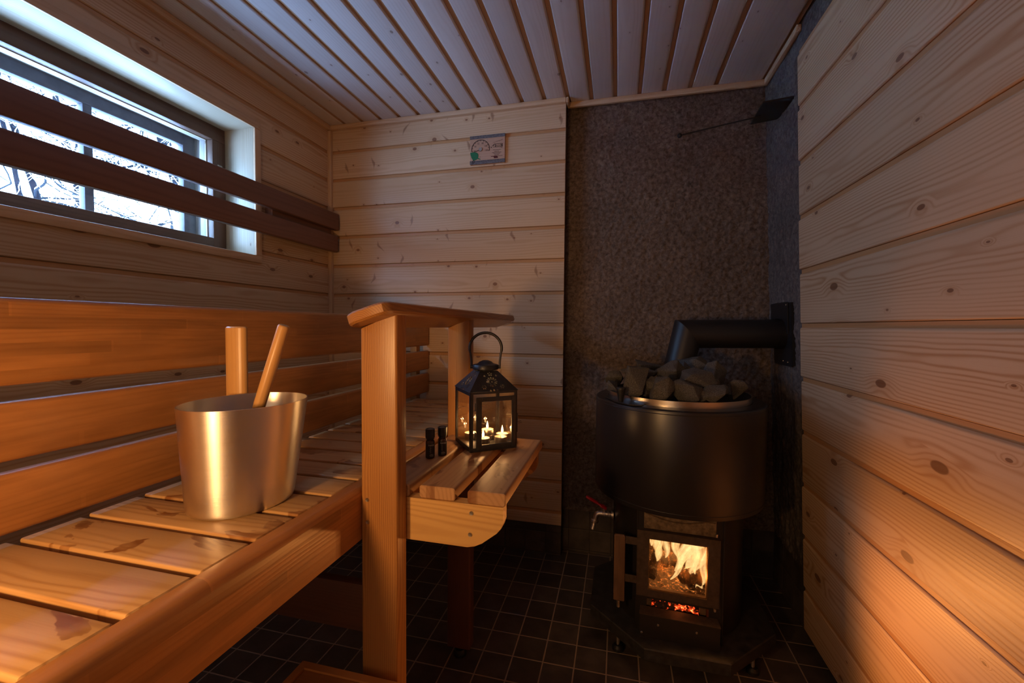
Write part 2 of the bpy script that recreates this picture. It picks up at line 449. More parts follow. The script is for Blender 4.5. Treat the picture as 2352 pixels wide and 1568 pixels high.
M['door'] = plain('stove_door_iron', (.070, .048, .034), .45, .3, nscale=80, namp=.25)
M['soot'] = plain('sooty_front_plate', (.14, .10, .06), .55, nscale=90, namp=.5, bumps=(120, .4, .001))
M['brick'] = plain('firebrick', (.085, .052, .028), .85, nscale=45, namp=.5, bumps=(60, .6, .003))
M['rubber'] = plain('black_rubber', (.010, .010, .010), .45)
M['lamp_metal'] = plain('lantern_black_metal', (.020, .019, .022), .38, .2, spec=.6, nscale=70, namp=.3)
M['wax'] = plain('candle_wax', (.80, .66, .45), .5)
M['cup'] = plain('tealight_cup', (.6, .55, .5), .3, 1.0)
M['glass'] = glass('window_glass')
M['lglass'] = glass('lantern_glass', (.99, .98, .96), .07, dirtcol=(.35, .24, .14), refl=.9)
M['fglass'] = glass('stove_glass', (1, .93, .82), .25, dirtcol=(.4, .25, .12))
M['amber'] = plain('amber_glass', (.045, .012, .006), .12, spec=.7)
M['cap'] = plain('bottle_cap', (.010, .010, .010), .35)
M['label'] = plain('black_label', (.012, .012, .013), .4)
M['white'] = plain('white_print', (.65, .65, .62), .6)
M['ink'] = plain('dark_print', (.020, .017, .015), .7)
M['green'] = plain('green_leaf_paint', (.008, .16, .055), .5)
M['tboard'] = wood('thermometer_wood', (.50, .32, .21), (.40, .23, .14), None, 0.0, .012, .4, .5, tone=.02)
M['bark'] = plain('grey_weathered_band', (.13, .125, .13), .8, nscale=140, namp=.5, bumps=(160, .5, .001))
M['redm'] = plain('dark_red_print', (.10, .02, .018), .7)
M['snow'] = plain('snow', (.88, .91, .95), .8)
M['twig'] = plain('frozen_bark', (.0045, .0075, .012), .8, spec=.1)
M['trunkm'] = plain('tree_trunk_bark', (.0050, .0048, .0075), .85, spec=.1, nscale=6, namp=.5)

# stucco
def stucco(name, c0, c1, stain=False):
    s = NT(name); P = s.obj()
    n = s.noise(P, 62, 5, .72, .5); n2 = s.noise(P, 4, 3)
    col = s.mix(s.mr(n, .35, .68), c0, c1)
    f = s.mr(n2, .3, .7, .82, 1.12)
    v = s.n('VectorMath', operation='SCALE'); s.l(col, v.inputs[0]); s.l(f, v.inputs[3]); col = v.outputs[0]
    if stain:
        w = s.xyz(s.pos()); sv = s.comb(0.0, s.ma('MULTIPLY', w[1], 22.0), s.ma('MULTIPLY', w[2], 2.2))
        k = s.ma('MULTIPLY', s.mr(s.noise(sv, 1.0, 4, .6, .8), .46, .60), s.mr(w[2], .95, .7, 0.0, .5, True))
        col = s.mix(k, col, (.020, .022, .018))
        k2 = s.ma('MULTIPLY', s.mr(s.noise(sv, 2.1, 3, .6), .55, .7), s.mr(w[2], .98, .9, 0.0, .5, True))
        col = s.mix(k2, col, (.20, .12, .06))
    s.set(Base_Color=col, Roughness=.92, Specular_IOR_Level=.2)
    s.bump(n, .8, .004); return s.m
M['stucco'] = stucco('rough_plaster', (.080, .059, .047), (.235, .180, .142))
M['stucco_r'] = stucco('rough_plaster_chimney', (.085, .068, .062), (.200, .165, .145), True)

def tiles(name, ax, ox, oy, grout=(.30, .23, .18)):
    s = NT(name); w = s.xyz(s.pos()); u, v = w[ax[0]], w[ax[1]]
    def g(c, o):
        f = s.ma('FRACT', s.ma('DIVIDE', s.ma('ADD', c, 10.0-o), .1))
        e = s.ma('MINIMUM', f, s.ma('SUBTRACT', 1.0, f)); return e
    wob = s.ma('MULTIPLY', s.ma('SUBTRACT', s.noise(s.pos(), 60, 2), .5), .012)
    e = s.ma('ADD', s.ma('MINIMUM', g(u, ox), g(v, oy)), wob)
    m = s.mr(e, .016, .026, 1.0, 0.0)
    fu = s.ma('FLOOR', s.ma('DIVIDE', s.ma('ADD', u, 10.0-ox), .1)); fv = s.ma('FLOOR', s.ma('DIVIDE', s.ma('ADD', v, 10.0-oy), .1))
    wn = s.n('TexWhiteNoise', noise_dimensions='2D'); s.l(s.comb(fu, fv, 0.0), wn.inputs['Vector'])
    n = s.noise(s.pos(), 14, 4, .6)
    base = s.mix(s.mr(n, .35, .7), (.046, .037, .034), (.090, .072, .062))
    vv = s.n('VectorMath', operation='SCALE'); s.l(base, vv.inputs[0]); s.l(s.ma('MULTIPLY_ADD', wn.outputs[0], .5, .75), vv.inputs[3])
    col = s.mix(m, vv.outputs[0], grout)
    dust = s.mr(s.noise(s.pos(), 260, 2, .7), .70, .76, 0.0, .35)
    col = s.mix(dust, col, (.16, .13, .11))
    s.set(Base_Color=col, Roughness=s.ma('MULTIPLY_ADD', m, .35, s.ma('MULTIPLY_ADD', n, .3, .32)), Specular_IOR_Level=.4)
    h = s.ma('ADD', s.mr(e, .012, .035), s.ma('MULTIPLY', n, .15)); s.bump(h, .5, .0015)
    return s.m
GX, GY = -.0096, .0643
M['floor'] = tiles('charcoal_floor_tile', (0, 1), GX, GY)
M['tile_b'] = tiles('charcoal_wall_tile', (0, 2), -.011, .005, (.05, .045, .045))
M['tile_rec'] = tiles('charcoal_recess_tile', (0, 2), .293, .012, (.045, .038, .038))
M['tile_c'] = tiles('charcoal_side_tile', (1, 2), -.04, .012, (.06, .045, .04))

s = NT('heater_stone'); n = s.noise(s.obj(), 420, 4, .8); n2 = s.noise(s.obj(), 22, 3)
c = s.mix(s.mr(n, .40, .66), (.035, .033, .030), (.20, .19, .17)); c = s.mix(s.mr(n2, .35, .7, 0, .5), c, (.06, .052, .042))
s.set(Base_Color=c, Roughness=.72, Specular_IOR_Level=.4); s.bump(n, .6, .002); M['stone'] = s.m

s = NT('glowing_embers'); v = s.n('TexVoronoi'); s.l(s.obj(), v.inputs['Vector']); v.inputs['Scale'].default_value = 150
n = s.noise(s.obj(), 55, 3, .6); k = s.ma('MULTIPLY', s.mr(n, .52, .66), s.mr(v.outputs['Distance'], .25, .6, 1.0, .15))
s.set(Base_Color=(.03, .015, .01), Roughness=.9)
cr = s.mix(s.mr(k, .3, 1.0), (1, .06, .01), (1, .30, .08)); s.l(cr, s.p.inputs['Emission Color']); s.l(s.ma('MULTIPLY', k, 5.0), s.p.inputs['Emission Strength'])
s.bump(n, 1.0, .006); M['ember'] = s.m

s = NT('flame'); n = s.noise(s.attr('gc'), 1.0, 4, .65, .8)
lw = s.n('LayerWeight'); lw.inputs[0].default_value = .5
fac = s.ma('SUBTRACT', 1.0, lw.outputs['Facing'])
core = s.ma('MULTIPLY', s.ma('POWER', fac, 2.4), s.mr(n, .30, .60, .45, 1.0))
cc = s.mix(s.mr(core, .15, .8), (1, .42, .10), (1, .78, .40)); e = s.n('Emission'); s.l(cc, e.inputs[0]); s.l(s.mr(core, .0, .9, .8, 2.0), e.inputs[1])
tr = s.n('BsdfTransparent'); mx = s.n('MixShader')
s.l(s.mr(core, .02, .95, 0.0, .62, True), mx.inputs[0]); s.l(tr.outputs[0], mx.inputs[1]); s.l(e.outputs[0], mx.inputs[2]); s.l(mx.outputs[0], s.out.inputs[0]); M['flame'] = s.m
M['cflame'] = emis('candle_flame', (1, .62, .24), 14)

# ------------------------------------------------------------------ the room
LX = -.965; YB = .10; ZC = 2.11
BZ = [.15, .219, .364, .511, .658, .805, .952, 1.099, 1.246, 1.396, 1.546, 1.695, 1.841, 1.984, 2.13]
mk('floor', box(MB(), -1.05, 1.35, -2.65, .25, -.05, 0, r=0), M['floor'], kind='structure')
mb = MB(); panel(mb, (0, YB, 0), (1, 0, 0), (0, 0, 1), (0, -1, 0), -.985, .265, BZ)
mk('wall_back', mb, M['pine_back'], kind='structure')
mb = MB(); box(mb, -1.05, .262, .122, .20, 0, .16, r=0)
mk('baseboard_back', mb, M['tile_b'], kind='structure')
mb = MB(); box(mb, -1.05, .262, .122, .20, .161, 2.2, r=0)
mk('wall_back_core', mb, M['soot'], kind='structure')
# window opening in the left wall
WY0, WY1, WZ0, WZ1 = -1.42, -.385, 1.371, 1.893
mb = MB(); panel(mb, (LX, 0, 0), (0, 1, 0), (0, 0, 1), (1, 0, 0), -2.65, .105, [0, .07]+BZ[1:], hole=(WY0-.004, WY1+.004, WZ0-.004, WZ1+.004))
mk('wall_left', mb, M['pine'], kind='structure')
mb = MB()
for a in ((-2.65, WY0-.03, 0, 2.2), (WY1+.03, .2, 0, 2.2), (WY0-.03, WY1+.03, 0, WZ0-.03), (WY0-.03, WY1+.03, WZ1+.03, 2.2)):
    box(mb, LX-.32, LX-.021, a[0], a[1], a[2], a[3], r=0)
mk('wall_left_core', mb, M['soot'], kind='structure')
# ceiling
mb = MB(); xs = [-.98, -.860]+[-.755+.1037*k for k in range(0, 17)]+[1.084]
xs = [-.98, -.858] + [x for x in xs[2:-1] if x < 1.05] + [1.09]
panel(mb, (0, 0, ZC), (0, 1, 0), (1, 0, 0), (0, 0, -1), -2.65, .165, xs, g=.018, dep=.008)
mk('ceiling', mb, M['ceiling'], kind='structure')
mk('ceiling_core', box(MB(), -1.3, 1.35, -2.65, .3, ZC+.021, ZC+.12, r=0), M['soot'], kind='structure')
# wall behind the camera
mb = MB(); panel(mb, (0, -2.6, 0), (1, 0, 0), (0, 0, 1), (0, 1, 0), -.985, 1.2, [0, .07]+BZ[1:])
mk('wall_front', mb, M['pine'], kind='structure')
# right wooden wall: leans in slightly towards the top, boards 183 mm wide
lean = Vector((-.039, 0, 1)).normalized()
mb = MB()
tz = [.030]+[1.101+.1835*k for k in range(-5, 6)]
for t0, t1 in zip(tz[:-1], tz[1:]):
    panel(mb, (1.16, 0, 0), (0, 1, 0), lean, (-1, 0, -.039), -2.65, -.2+random.uniform(-.004, .004), [t0, t1], g=.016, dep=.0055)
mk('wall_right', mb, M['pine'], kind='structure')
# rough plaster of the chimney recess
def stucco_mesh(w, h, nx, nz, fn, amp=.0045):
    mb = MB(); V = []; F = []
    for j in range(nz+1):
        for i in range(nx+1):
            u, v = w*i/nx, h*j/nz
            n = noise.noise(Vector((u*48, v*48, w*9)))+.7*noise.noise(Vector((u*110, v*110, 3)))
            V.append(fn(u, v, n*amp))
    for j in range(nz):
        for i in range(nx):
            a = j*(nx+1)+i; F.append((a, a+1, a+nx+2, a+nx+1))
    mb.add(V, F); return mb
mk('wall_recess', stucco_mesh(.96, 1.98, 200, 400, lambda u, v, d: (.262+u, .172-d, .205+v)), M['stucco'], smooth=180, kind='structure')
mk('wall_recess_core', box(MB(), .262, 1.3, .181, .26, 0, 2.25, r=0), M['soot'], kind='structure')
mk('wall_chimney', stucco_mesh(.62, 2.0, 130, 400, lambda u, v, d: (1.178-.044*v-d, -.43+u, .205+v)), M['stucco_r'], smooth=180, kind='structure')
mk('wall_chimney_core', box(MB(), 1.192, 1.35, -2.65, .18, 0, 2.25, r=0), M['soot'], kind='structure')
mk('baseboard_recess', box(MB(), .262, 1.192, .174, .181, 0, .213, r=0), M['tile_rec'], kind='structure')
mk('baseboard_chimney', box(MB(), 1.178, 1.1919, -2.6, .175, 0, .213, r=0), M['tile_c'], kind='structure')
# trims
def trim(n, *a, mat='trim', axis='x', r=.003):
    return mk('trim_%d' % n, box(MB(), *a, axis=axis, r=r), M[mat], kind='structure')
trim(1, LX, .268, YB-.020, YB+.01, ZC-.022, ZC, axis='x')
trim(2, LX-.005, LX+.020, -2.6, YB-.02, ZC-.024, ZC, axis='y')
trim(3, LX-.004, LX+.018, YB-.018, YB+.004, .16, ZC-.023, axis='z')
trim(4, .268, 1.09, .128, .145, ZC-.024, ZC, axis='x')
trim(5, 1.078, 1.094, -.2, .145, ZC-.024, ZC, axis='y')
trim(6, .268, .280, YB-.02, .13, ZC-.024, ZC, axis='y')

# window_1: lining, inner frame, outer sash, panes
win = thing('window_1', (LX, (WY0+WY1)/2, WZ0)); win['kind'] = 'structure'
mb = MB()
for a in ((WY0, WY1, WZ1, WZ1+.018, 'y'), (WY1, WY1+.018, WZ0-.018, WZ1+.018, 'z'), (WY0-.018, WY0, WZ0-.018, WZ1+.018, 'z'), (WY0, WY1, WZ0-.018, WZ0, 'y')):
    box(mb, LX-.145, LX+.001, a[0], a[1], a[2], a[3], axis=a[4], r=.001)
mk('window_lining', mb, M['reveal'], win)
mb = MB(); cw = .030
for a in ((WY0-cw, WY1+cw, WZ1, WZ1+cw, 'y'), (WY1, WY1+cw, WZ0, WZ1, 'z'), (WY0-cw, WY0, WZ0, WZ1, 'z'), (WY0-cw, WY1+cw, WZ0-cw, WZ0, 'y')):
    box(mb, LX, LX+.010, a[0], a[1], a[2], a[3], axis=a[4], r=.002)
mk('window_casing', mb, M['trim'], win)
mb = MB(); X0, X1 = LX-.175, LX-.143
box(mb, X0, X1, WY1-.058, WY1, WZ0, WZ1-.056, axis='z'); box(mb, X0, X1, WY0, WY0+.058, WZ0, WZ1-.056, axis='z')
box(mb, X0, X1, WY0, WY1, WZ1-.056, WZ1, axis='y'); box(mb, X0, X1, WY0+.058, WY1-.058, WZ0, WZ0+.066, axis='y')
mk('inner_frame', mb, M['wframe'], win)
mb = MB()
for a in ((WY0+.05, WY1-.05, WZ1-.059, WZ1-.056, 'y'), (WY1-.061, WY1-.058, WZ0+.06, WZ1-.059, 'z')):
    box(mb, X0-.004, X0+.002, a[0], a[1], a[2], a[3], axis=a[4], r=.001)
mk('glazing_bead', mb, M['reveal'], win)
mb = MB(); XO = LX-.30
for a in ((WY0, WY1, WZ1-.03, WZ1+.015, 'y'), (WY1-.025, WY1+.02, WZ0-.02, WZ1+.015, 'z'), (WY0-.02, WY0+.025, WZ0-.02, WZ1, 'z'), (WY0, WY1, WZ0-.03, WZ0+.05, 'y')):
    box(mb, XO, X0, a[0], a[1], a[2], a[3], axis=a[4], r=.001)
box(mb, X0-.036, X0-.0003, WY1-.0575, WY1-.0252, WZ0+.0505, WZ1-.0305, axis='z', r=.001); box(mb, X0-.036, X0-.0003, WY0+.03, WY1-.058, WZ1-.0555, WZ1-.0305, axis='y', r=.001)
mk('outer_lining', mb, M['olining'], win)
mb = MB(); XA, XB = LX-.305, LX-.275
for a in ((WY0, WY1-.0752, WZ1-.075, WZ1-.02, 'y'), (WY1-.075, WY1-.02, WZ0+.04, WZ1-.015, 'z'), (WY0, WY1-.0752, WZ0+.045, WZ0+.085, 'y'), (-.800, -.772, WZ0+.0852, WZ1-.0752, 'z'), (-1.16, -1.13, WZ0+.0852, WZ1-.0752, 'z')):
    box(mb, XA, XB, a[0], a[1], a[2], a[3], axis=a[4], r=.004, ch=.0005)
mk('outer_sash', mb, M['oframe'], win)
g1 = MB(); box(g1, XA+.012, XA+.015, WY0+.02, WY1-.07, WZ0+.07, WZ1-.07, r=0); mk('pane', g1, M['glass'], win)
g1 = MB(); box(g1, X0+.006, X0+.009, WY0+.05, WY1-.054, WZ0+.06, WZ1-.052, r=0); mk('pane', g1, M['glass'], win)
mb = MB(); box(mb, X1, X1+.004, -.423, -.401, 1.712, 1.742, r=.002); lathe(mb, [(0, 0), (.004, 0), (.004, .006), (0, .006)], m=Matrix.Rotation(PI/2, 3, 'Y'), c=(X1+.003, -.412, 1.727), seg=12)
mk('latch', mb, M['screw'], win)

# two dark back rails in front of the window, with their mounting block
wr = thing('window_guard_rails', (-.93, -.9, 1.457), 'two dark brown wooden rails running across the window', 'rail')
for k, (z0, z1, ye) in enumerate(((1.570, 1.655, .086), (1.457, 1.541, .076))):
    mb = MB(); prism(mb, rr(-.928, -.900, z0, z1, .006), 'y', -2.2, ye, .004)
    mk('rail', mb, M['rail'], wr)
mb = MB(); box(mb, LX, -.929, -.33, .060, 1.500, 1.600, axis='y', r=.004)
mk('mounting_block', mb, M['rail'], wr)

# ------------------------------------------------------------------ the bench
ZP = .735
PITCHB = .0944
bench = thing('sauna_bench', (-.15, -.5, 0), 'reddish brown slatted sauna bench with side seat, two posts and hand rail', 'bench')
y = -1.586 - PITCHB*2
while y + .080 < .097:
    mb = MB(); prism(mb, rr(y, y+.0815, ZP-.026, ZP, .0030), 'x', -.425+random.uniform(-.004, .004), -.0535, .003)
    mk('platform_slat', mb, M['bench'], bench)
    y += PITCHB
# front board of the platform with its rounded top edge
mb = MB()
prof = [(-.0505, .622), (-.020, .622), (-.0195, .700), (-.0195, .716), (-.0215, .726), (-.0265, .7325), (-.034, .7355), (-.0505, .7355)]
prism(mb, prof, 'y', -2.3, .095, 0)
mk('front_board', mb, M['panelw'], bench)
# bearer under the platform at the wall side and legs (under the slats)
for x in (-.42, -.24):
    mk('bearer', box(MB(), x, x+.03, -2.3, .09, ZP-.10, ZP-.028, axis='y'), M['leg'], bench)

# backrest of the bench: three boards, seen through the gaps
XR = -.400
br = thing('bench_backrest', (-.42, -1.0, .66), 'reddish brown backrest of three long boards behind the bench', 'backrest')
bb = [(.985, 1.122, 'panelw', 'broad laminated top board of the bench backrest'), (.868, .960, 'back_slat', 'middle board of the bench backrest'), (.755, .850, 'back_slat', 'lowest board of the bench backrest')]
for k, (z0, z1, mt, lab) in enumerate(bb):
    mb = MB(); prism(mb, rr(XR-.026, XR, z0, z1, .007 if k else .010, 4), 'y', -2.3, .094, .005)
    mk('backrest_board', mb, M[mt], br)
mk('batten', box(MB(), XR-.060, XR-.027, .01, .05, .66, 1.0, axis='z', r=.003), M['post'], br)

# side seat: three thick slats on two brackets
seat = [(-.008, .070, -1.020, 'nearest to the platform, carrying the two small bottles'), (.093, .176, -1.018, 'with cracks in its end grain'), (.205, .289, -1.020, 'at the open side, with nail holes in its end')]
for x0, x1, y0, d in seat:
    mb = MB(); prism(mb, rr(x0, x1, ZP-.028, ZP, .006, 3), 'y', y0, -.578 if x0 > 0 else -.592, .002)
    if 'cracks' in d:
        pass
    o = mk('seat_slat', mb, M['seat'], bench)
def bracket(y0, y1, mat):
    prof = [(-.019, .613), (.205, .613), (.222, .617), (.238, .625), (.270, .650), (.280, .662), (.284, .675), (.284, ZP-.0285), (-.019, ZP-.0285)]
    mb = MB(); n0 = len(mb.V)
    # profile in x,z extruded along y; grain along x
    prism(mb, prof, 'y', y0, y1, 0)
    pc, qc = .13, .66
    mb.G = [(v[0], v[2]-qc, v[1]-y0) for v in mb.V]
    return mk('bracket_beam', mb, mat, bench)
t = bracket(-1.020, -.992, M['beam']); t['label'] = 'honey coloured front bracket beam with two screws'
for sx, sz in ((.2148, .6876), (.2120, .6414)):
    mb = MB(); lathe(mb, [(0, .0012), (.0018, .0012), (.0022, .002), (.0042, .0022), (.0046, 0)], seg=14, m=Matrix.Rotation(PI/2, 3, 'X'), c=(sx, -1.0202, sz))
    mk('screw', mb, M['screw'], t)
bracket(-.640, -.612, M['post'])

# posts, hand rail
mb = MB(); prism(mb, rr(-.0195, .0655, -1.065, -1.0215, .005), 'z', .0, 1.0905, 0)
# slanted top following the hand rail
for i, v in enumerate(mb.V):
    if v.z > 1.0: v.z = 1.075+(v.x+.0195)*.40
t = mk('post', mb, M['post'], bench)
for sx, sz in ((-.004, .7112), (-.0032, .6631)):
    mb = MB(); lathe(mb, [(0, .0012), (.0018, .0012), (.0022, .002), (.0038, .0022), (.0042, 0)], seg=14, m=Matrix.Rotation(PI/2, 3, 'X'), c=(sx, -1.0652, sz))
    mk('screw', mb, M['screw'], t)
mb = MB(); prism(mb, rr(-.0185, .0555, -.590, -.548, .005), 'z', .610, 1.0905, 0)
for v in mb.V:
    if v.z > 1.0: v.z = 1.0752+(v.x+.0195)*.40
mk('post', mb, M['post'], bench)
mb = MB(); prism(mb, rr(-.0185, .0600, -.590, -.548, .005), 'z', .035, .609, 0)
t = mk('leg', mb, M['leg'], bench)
mb = MB(); lathe(mb, [(0, .036), (.006, .036), (.006, .022), (.016, .021), (.021, .012), (.021, .003), (.017, 0), (0, 0)], c=(.020, -.569, 0), seg=24)
mk('foot', mb, M['rubber'], t)
# hand rail
mb = MB()
th = math.atan(.034/.11)
outline = []
y0, y1 = -1.125, -.015
for x, y in ((-.055, y0+.055), (-.050, y0+.030), (-.038, y0+.010), (-.020, y0), (.030, y0), (.046, y0+.004), (.053, y0+.014), (.055, y0+.03), (.055, y1-.085), (.054, y1-.060), (-.025, y1), (-.055, y1)):
    outline.append((x, y))
n = len(outline); V = []; G = []
layers = [(0, .92), (.004, 1), (.020, 1), (.024, .93)]
for h, sc1 in layers:
    for x, y in outline:
        yy = (y0+y1)/2+(y-(y0+y1)/2)*(1-(1-sc1)*.1)
        V.append((x*sc1, yy, h)); G.append((yy, x*sc1, h))
F = []
for k in range(len(layers)-1):
    for i in range(n): j = (i+1) % n; F.append((k*n+i, k*n+j, (k+1)*n+j, (k+1)*n+i))
F.append(tuple(range(n))[::-1]); F.append(tuple(3*n+i for i in range(n)))
mb.add(V, F, G)
mb.xf(Matrix.Translation((.026, 0, 1.0925)) @ Matrix.Rotation(-th, 4, 'Y'))
mk('hand_rail', mb, M['post'], bench)
# cross rail between posts near the floor
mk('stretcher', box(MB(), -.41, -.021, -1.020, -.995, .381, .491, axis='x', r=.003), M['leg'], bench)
# step in the foreground
t = thing('step', (.10, -1.35, 0), 'low brown wooden step with mitred rim at the bottom edge', 'step')
SX0, SX1, SY0, SY1, SZ = -.147, .36, -1.62, -1.0915, .35
mb = MB(); rw = .016
def mitre(mb, pts, z0, z1):
    V = [(x, y, z) for z in (z0, z1) for x, y in pts]; n = len(pts)
    F = [tuple(range(n))[::-1], tuple(range(n, 2*n))]+[(i, (i+1) % n, n+(i+1) % n, n+i) for i in range(n)]
    mb.add(V, F, [(v[0] if abs(pts[1][0]-pts[0][0]) > abs(pts[1][1]-pts[0][1]) else v[1], v[2]-z0, 0) for v in V])
g_ = .0006
mitre(mb, [(SX0+g_, SY1), (SX1-g_, SY1), (SX1-rw, SY1-rw), (SX0+rw, SY1-rw)], SZ-.05, SZ)
mitre(mb, [(SX0, SY1-g_), (SX0, SY0+g_), (SX0+rw, SY0+rw), (SX0+rw, SY1-rw)], SZ-.05, SZ)
mitre(mb, [(SX0, SY0), (SX1, SY0), (SX1-rw, SY0+rw), (SX0+rw, SY0+rw)], SZ-.05, SZ)
mitre(mb, [(SX1, SY1), (SX1, SY0), (SX1-rw, SY0+rw), (SX1-rw, SY1-rw)], SZ-.05, SZ)
mk('rim', mb, M['panelw'], t)
mk('top_panel', box(MB(), SX0+rw+.001, SX1-rw-.001, SY0+rw+.001, SY1-rw-.001, SZ-.02, SZ-.004, axis='x', r=.001), M['panelw'], t)
for lx, ly in ((SX0+.03, SY1-.04), (SX1-.04, SY1-.04), (SX0+.03, SY0+.04), (SX1-.04, SY0+.04)):
    mk('leg', box(MB(), lx-.015, lx+.015, ly-.015, ly+.015, 0, SZ-.0505, axis='z'), M['leg'], t)

# ------------------------------------------------------------------ bucket and ladle
BC = Vector((-.1942, -1.1817, ZP+.0005)); bth = 1.3405
t = thing('sauna_bucket', BC, 'oval brushed aluminium bucket with an upright bamboo handle, on the bench', 'bucket')
H = .1982
def bprof(inner):
    out = []
    ab, bb_, at_, bt = .0938, .0835, .1137, .0980
    d = .0022 if inner else 0
    zs = [(.0, .955), (.0015, .978), (.005, .993), (.010, 1.0)] if not inner else [(.003, .0), (.003, .96), (.008, 1.0)]
    rows = []
    for z, s_ in zs: rows.append((z, s_))
    for z in (.05, .1, .15, H-.002, H): rows.append((z, 1.0))
    return [((ab+(at_-ab)*z/H)*s_-d*(s_ > 0), (bb_+(bt-bb_)*z/H)*s_-d*(s_ > 0), z) for z, s_ in rows]
mb = MB(); rows = [(0.0001, .0001, 0)]+bprof(False)+bprof(True)[::-1]; seg = 96; V = []; F = []
sh = Vector((rt2.x, rt2.y, 0))*-.010
for a_, b_, z in rows:
    o2 = sh*(1-z/H)
    for i in range(seg):
        an = 2*PI*i/seg; c_, s_ = math.cos(an), math.sin(an)
        e = 1.0
        X = a_*math.copysign(abs(c_)**e, c_); Y = b_*math.copysign(abs(s_)**e, s_)
        V.append((X*math.cos(bth)-Y*math.sin(bth)+o2.x, X*math.sin(bth)+Y*math.cos(bth)+o2.y, z))
for j in range(len(rows)-1):
    for i in range(seg): F.append((j*seg+i, j*seg+(i+1) % seg, (j+1)*seg+(i+1) % seg, (j+1)*seg+i))
mb.add(V, F); mk('shell', mb, M['alu'], t, local=True, smooth=50)
# upright bamboo handle at the far side
hx, hy = -.3035, -1.10
mb = MB(); prism(mb, [(hx+.026*math.cos(a), hy+.014*math.sin(a)) for a in [2*PI*i/36 for i in range(36)]], 'z', ZP+.10, 1.078, .003)
mb.G = [(v[2], v[0]-hx, v[1]-hy) for v in mb.V]
mk('handle', mb, M['bamboo'], t)

lt = thing('ladle', (-.165, -1.18, ZP+.006), 'bamboo handled ladle leaning inside the aluminium bucket', 'ladle')
p0 = Vector((-.188, -1.190, .845)); p1 = Vector((-.1064, -1.180, 1.082))
mb = MB(); dvec = (p1-p0).normalized()
tube(mb, [p0, p0+dvec*.02, p0.lerp(p1, .5), p1-dvec*.004, p1-dvec*.001, p1], [.0095, .0105, .0110, .0108, .0095, .008], 20)
mb.G = [((v-p0).dot(dvec), v.x-p0.x-(v.z-p0.z)*.34, v.y) for v in mb.V]
mk('handle', mb, M['bamboo'], lt)
mb = MB(); lathe(mb, [(.0001, 0), (.022, .002), (.027, .010), (.029, .035), (.0275, .035), (.026, .011), (.0001, .003)], c=(-.205, -1.195, ZP+.012), seg=28)
tube(mb, [(-.190, -1.191, .846), (-.195, -1.192, .815), (-.200, -1.194, .78)], [.007, .004, .004], 10)
mk('bowl', mb, M['steel'], lt)

# ------------------------------------------------------------------ bottles
def text_mesh(txt, size, bend=None, ext=0.0):
    c = bpy.data.curves.new('t', 'FONT'); c.body = txt; c.size = size; c.align_x = 'CENTER'; c.extrude = ext; c.resolution_u = 3
    o = bpy.data.objects.new('t', c); COL.objects.link(o)
    dg = bpy.context.evaluated_depsgraph_get(); me = bpy.data.meshes.new_from_object(o.evaluated_get(dg))
    vs = [v.co.copy() for v in me.vertices]; fs = [tuple(p.vertices) for p in me.polygons]
    bpy.data.objects.remove(o); bpy.data.curves.remove(c); bpy.data.meshes.remove(me)
    return vs, fs
def put_text(mb, txt, size, fn, ext=0.0):
    vs, fs = text_mesh(txt, size, ext=ext); mb.add([fn(v) for v in vs], fs)
def bottle(loc, face, label, proto=None):
    t = thing('oil_bottle', loc, label, 'bottle', 'small dark oil bottles on the side seat')
    r = .0118
    mb = MB(); lathe(mb, [(.0001, 0), (r-.001, 0), (r, .0015), (r, .043), (r-.0015, .0465), (r-.004, .0485), (r-.0045, .052), (.0001, .052)], seg=32)
    mk('body', mb, M['amber'], t, local=True)
    mb = MB(); lathe(mb, [(r+.0001, .003), (r+.0002, .003), (r+.0002, .0395), (r+.0001, .0395)], seg=32, a0=face-2.4, a1=face+2.4)
    lb = mk('label', mb, M['label'], t, local=True)
    mb = MB(); 
    def fn(z):
        def f(v):
            a = face+v.x/(r+.0004); return (math.cos(a)*(r+.0004), math.sin(a)*(r+.0004), z+v.y)
        return f
    put_text(mb, 'rento', .0078, fn(.0335))
    for k, (a_, z_, w_) in enumerate(((0, .0095, .011), (.0, .0065, .009), (0, .012, .006))):
        for q in range(6):
            aa = face+(a_-w_/2+w_*(q+.5)/6)/(r+.0004); dz = .0005 if k == 0 else .0003
            hw = w_/6*.36/(r+.0004)
            V = [(math.cos(aa+sx*hw)*(r+.0004), math.sin(aa+sx*hw)*(r+.0004), z_+sz*dz) for sx, sz in ((-1, -1), (1, -1), (1, 1), (-1, 1))]
            mb.add(V, [(0, 1, 2, 3)])
    for q in range(9):
        aa = face+(-.003+.0015*math.sin(q*2.1))/(r+.0004)
        V = [(math.cos(aa+sx*.03)*(r+.0004), math.sin(aa+sx*.03)*(r+.0004), .016+q*.0018+sz*.0005) for sx, sz in ((-1, -1), (1, -1), (1, 1), (-1, 1))]
        mb.add(V, [(0, 1, 2, 3)])
    mk('print', mb, M['white'], lb, local=True)
    mb = MB(); prof = [(.0001, .0765), (.0075, .0765), (.0085, .0758), (.0098, .0772), (.0115, .0772), (.0123, .0762), (.0123, .0545), (.0112, .0535), (.0108, .050), (.0001, .050)]
    lathe(mb, prof, seg=40)
    mk('cap', mb, M['cap'], t, local=True)
    return t
bottle((.0337, -.8332, ZP+.0004), -PI/2+.75, 'left small dark glass bottle with black cap on the side seat')
bottle((.0556, -.8035, ZP+.0004), -PI/2+.6, 'right small dark glass bottle with black cap, nearer the lantern')

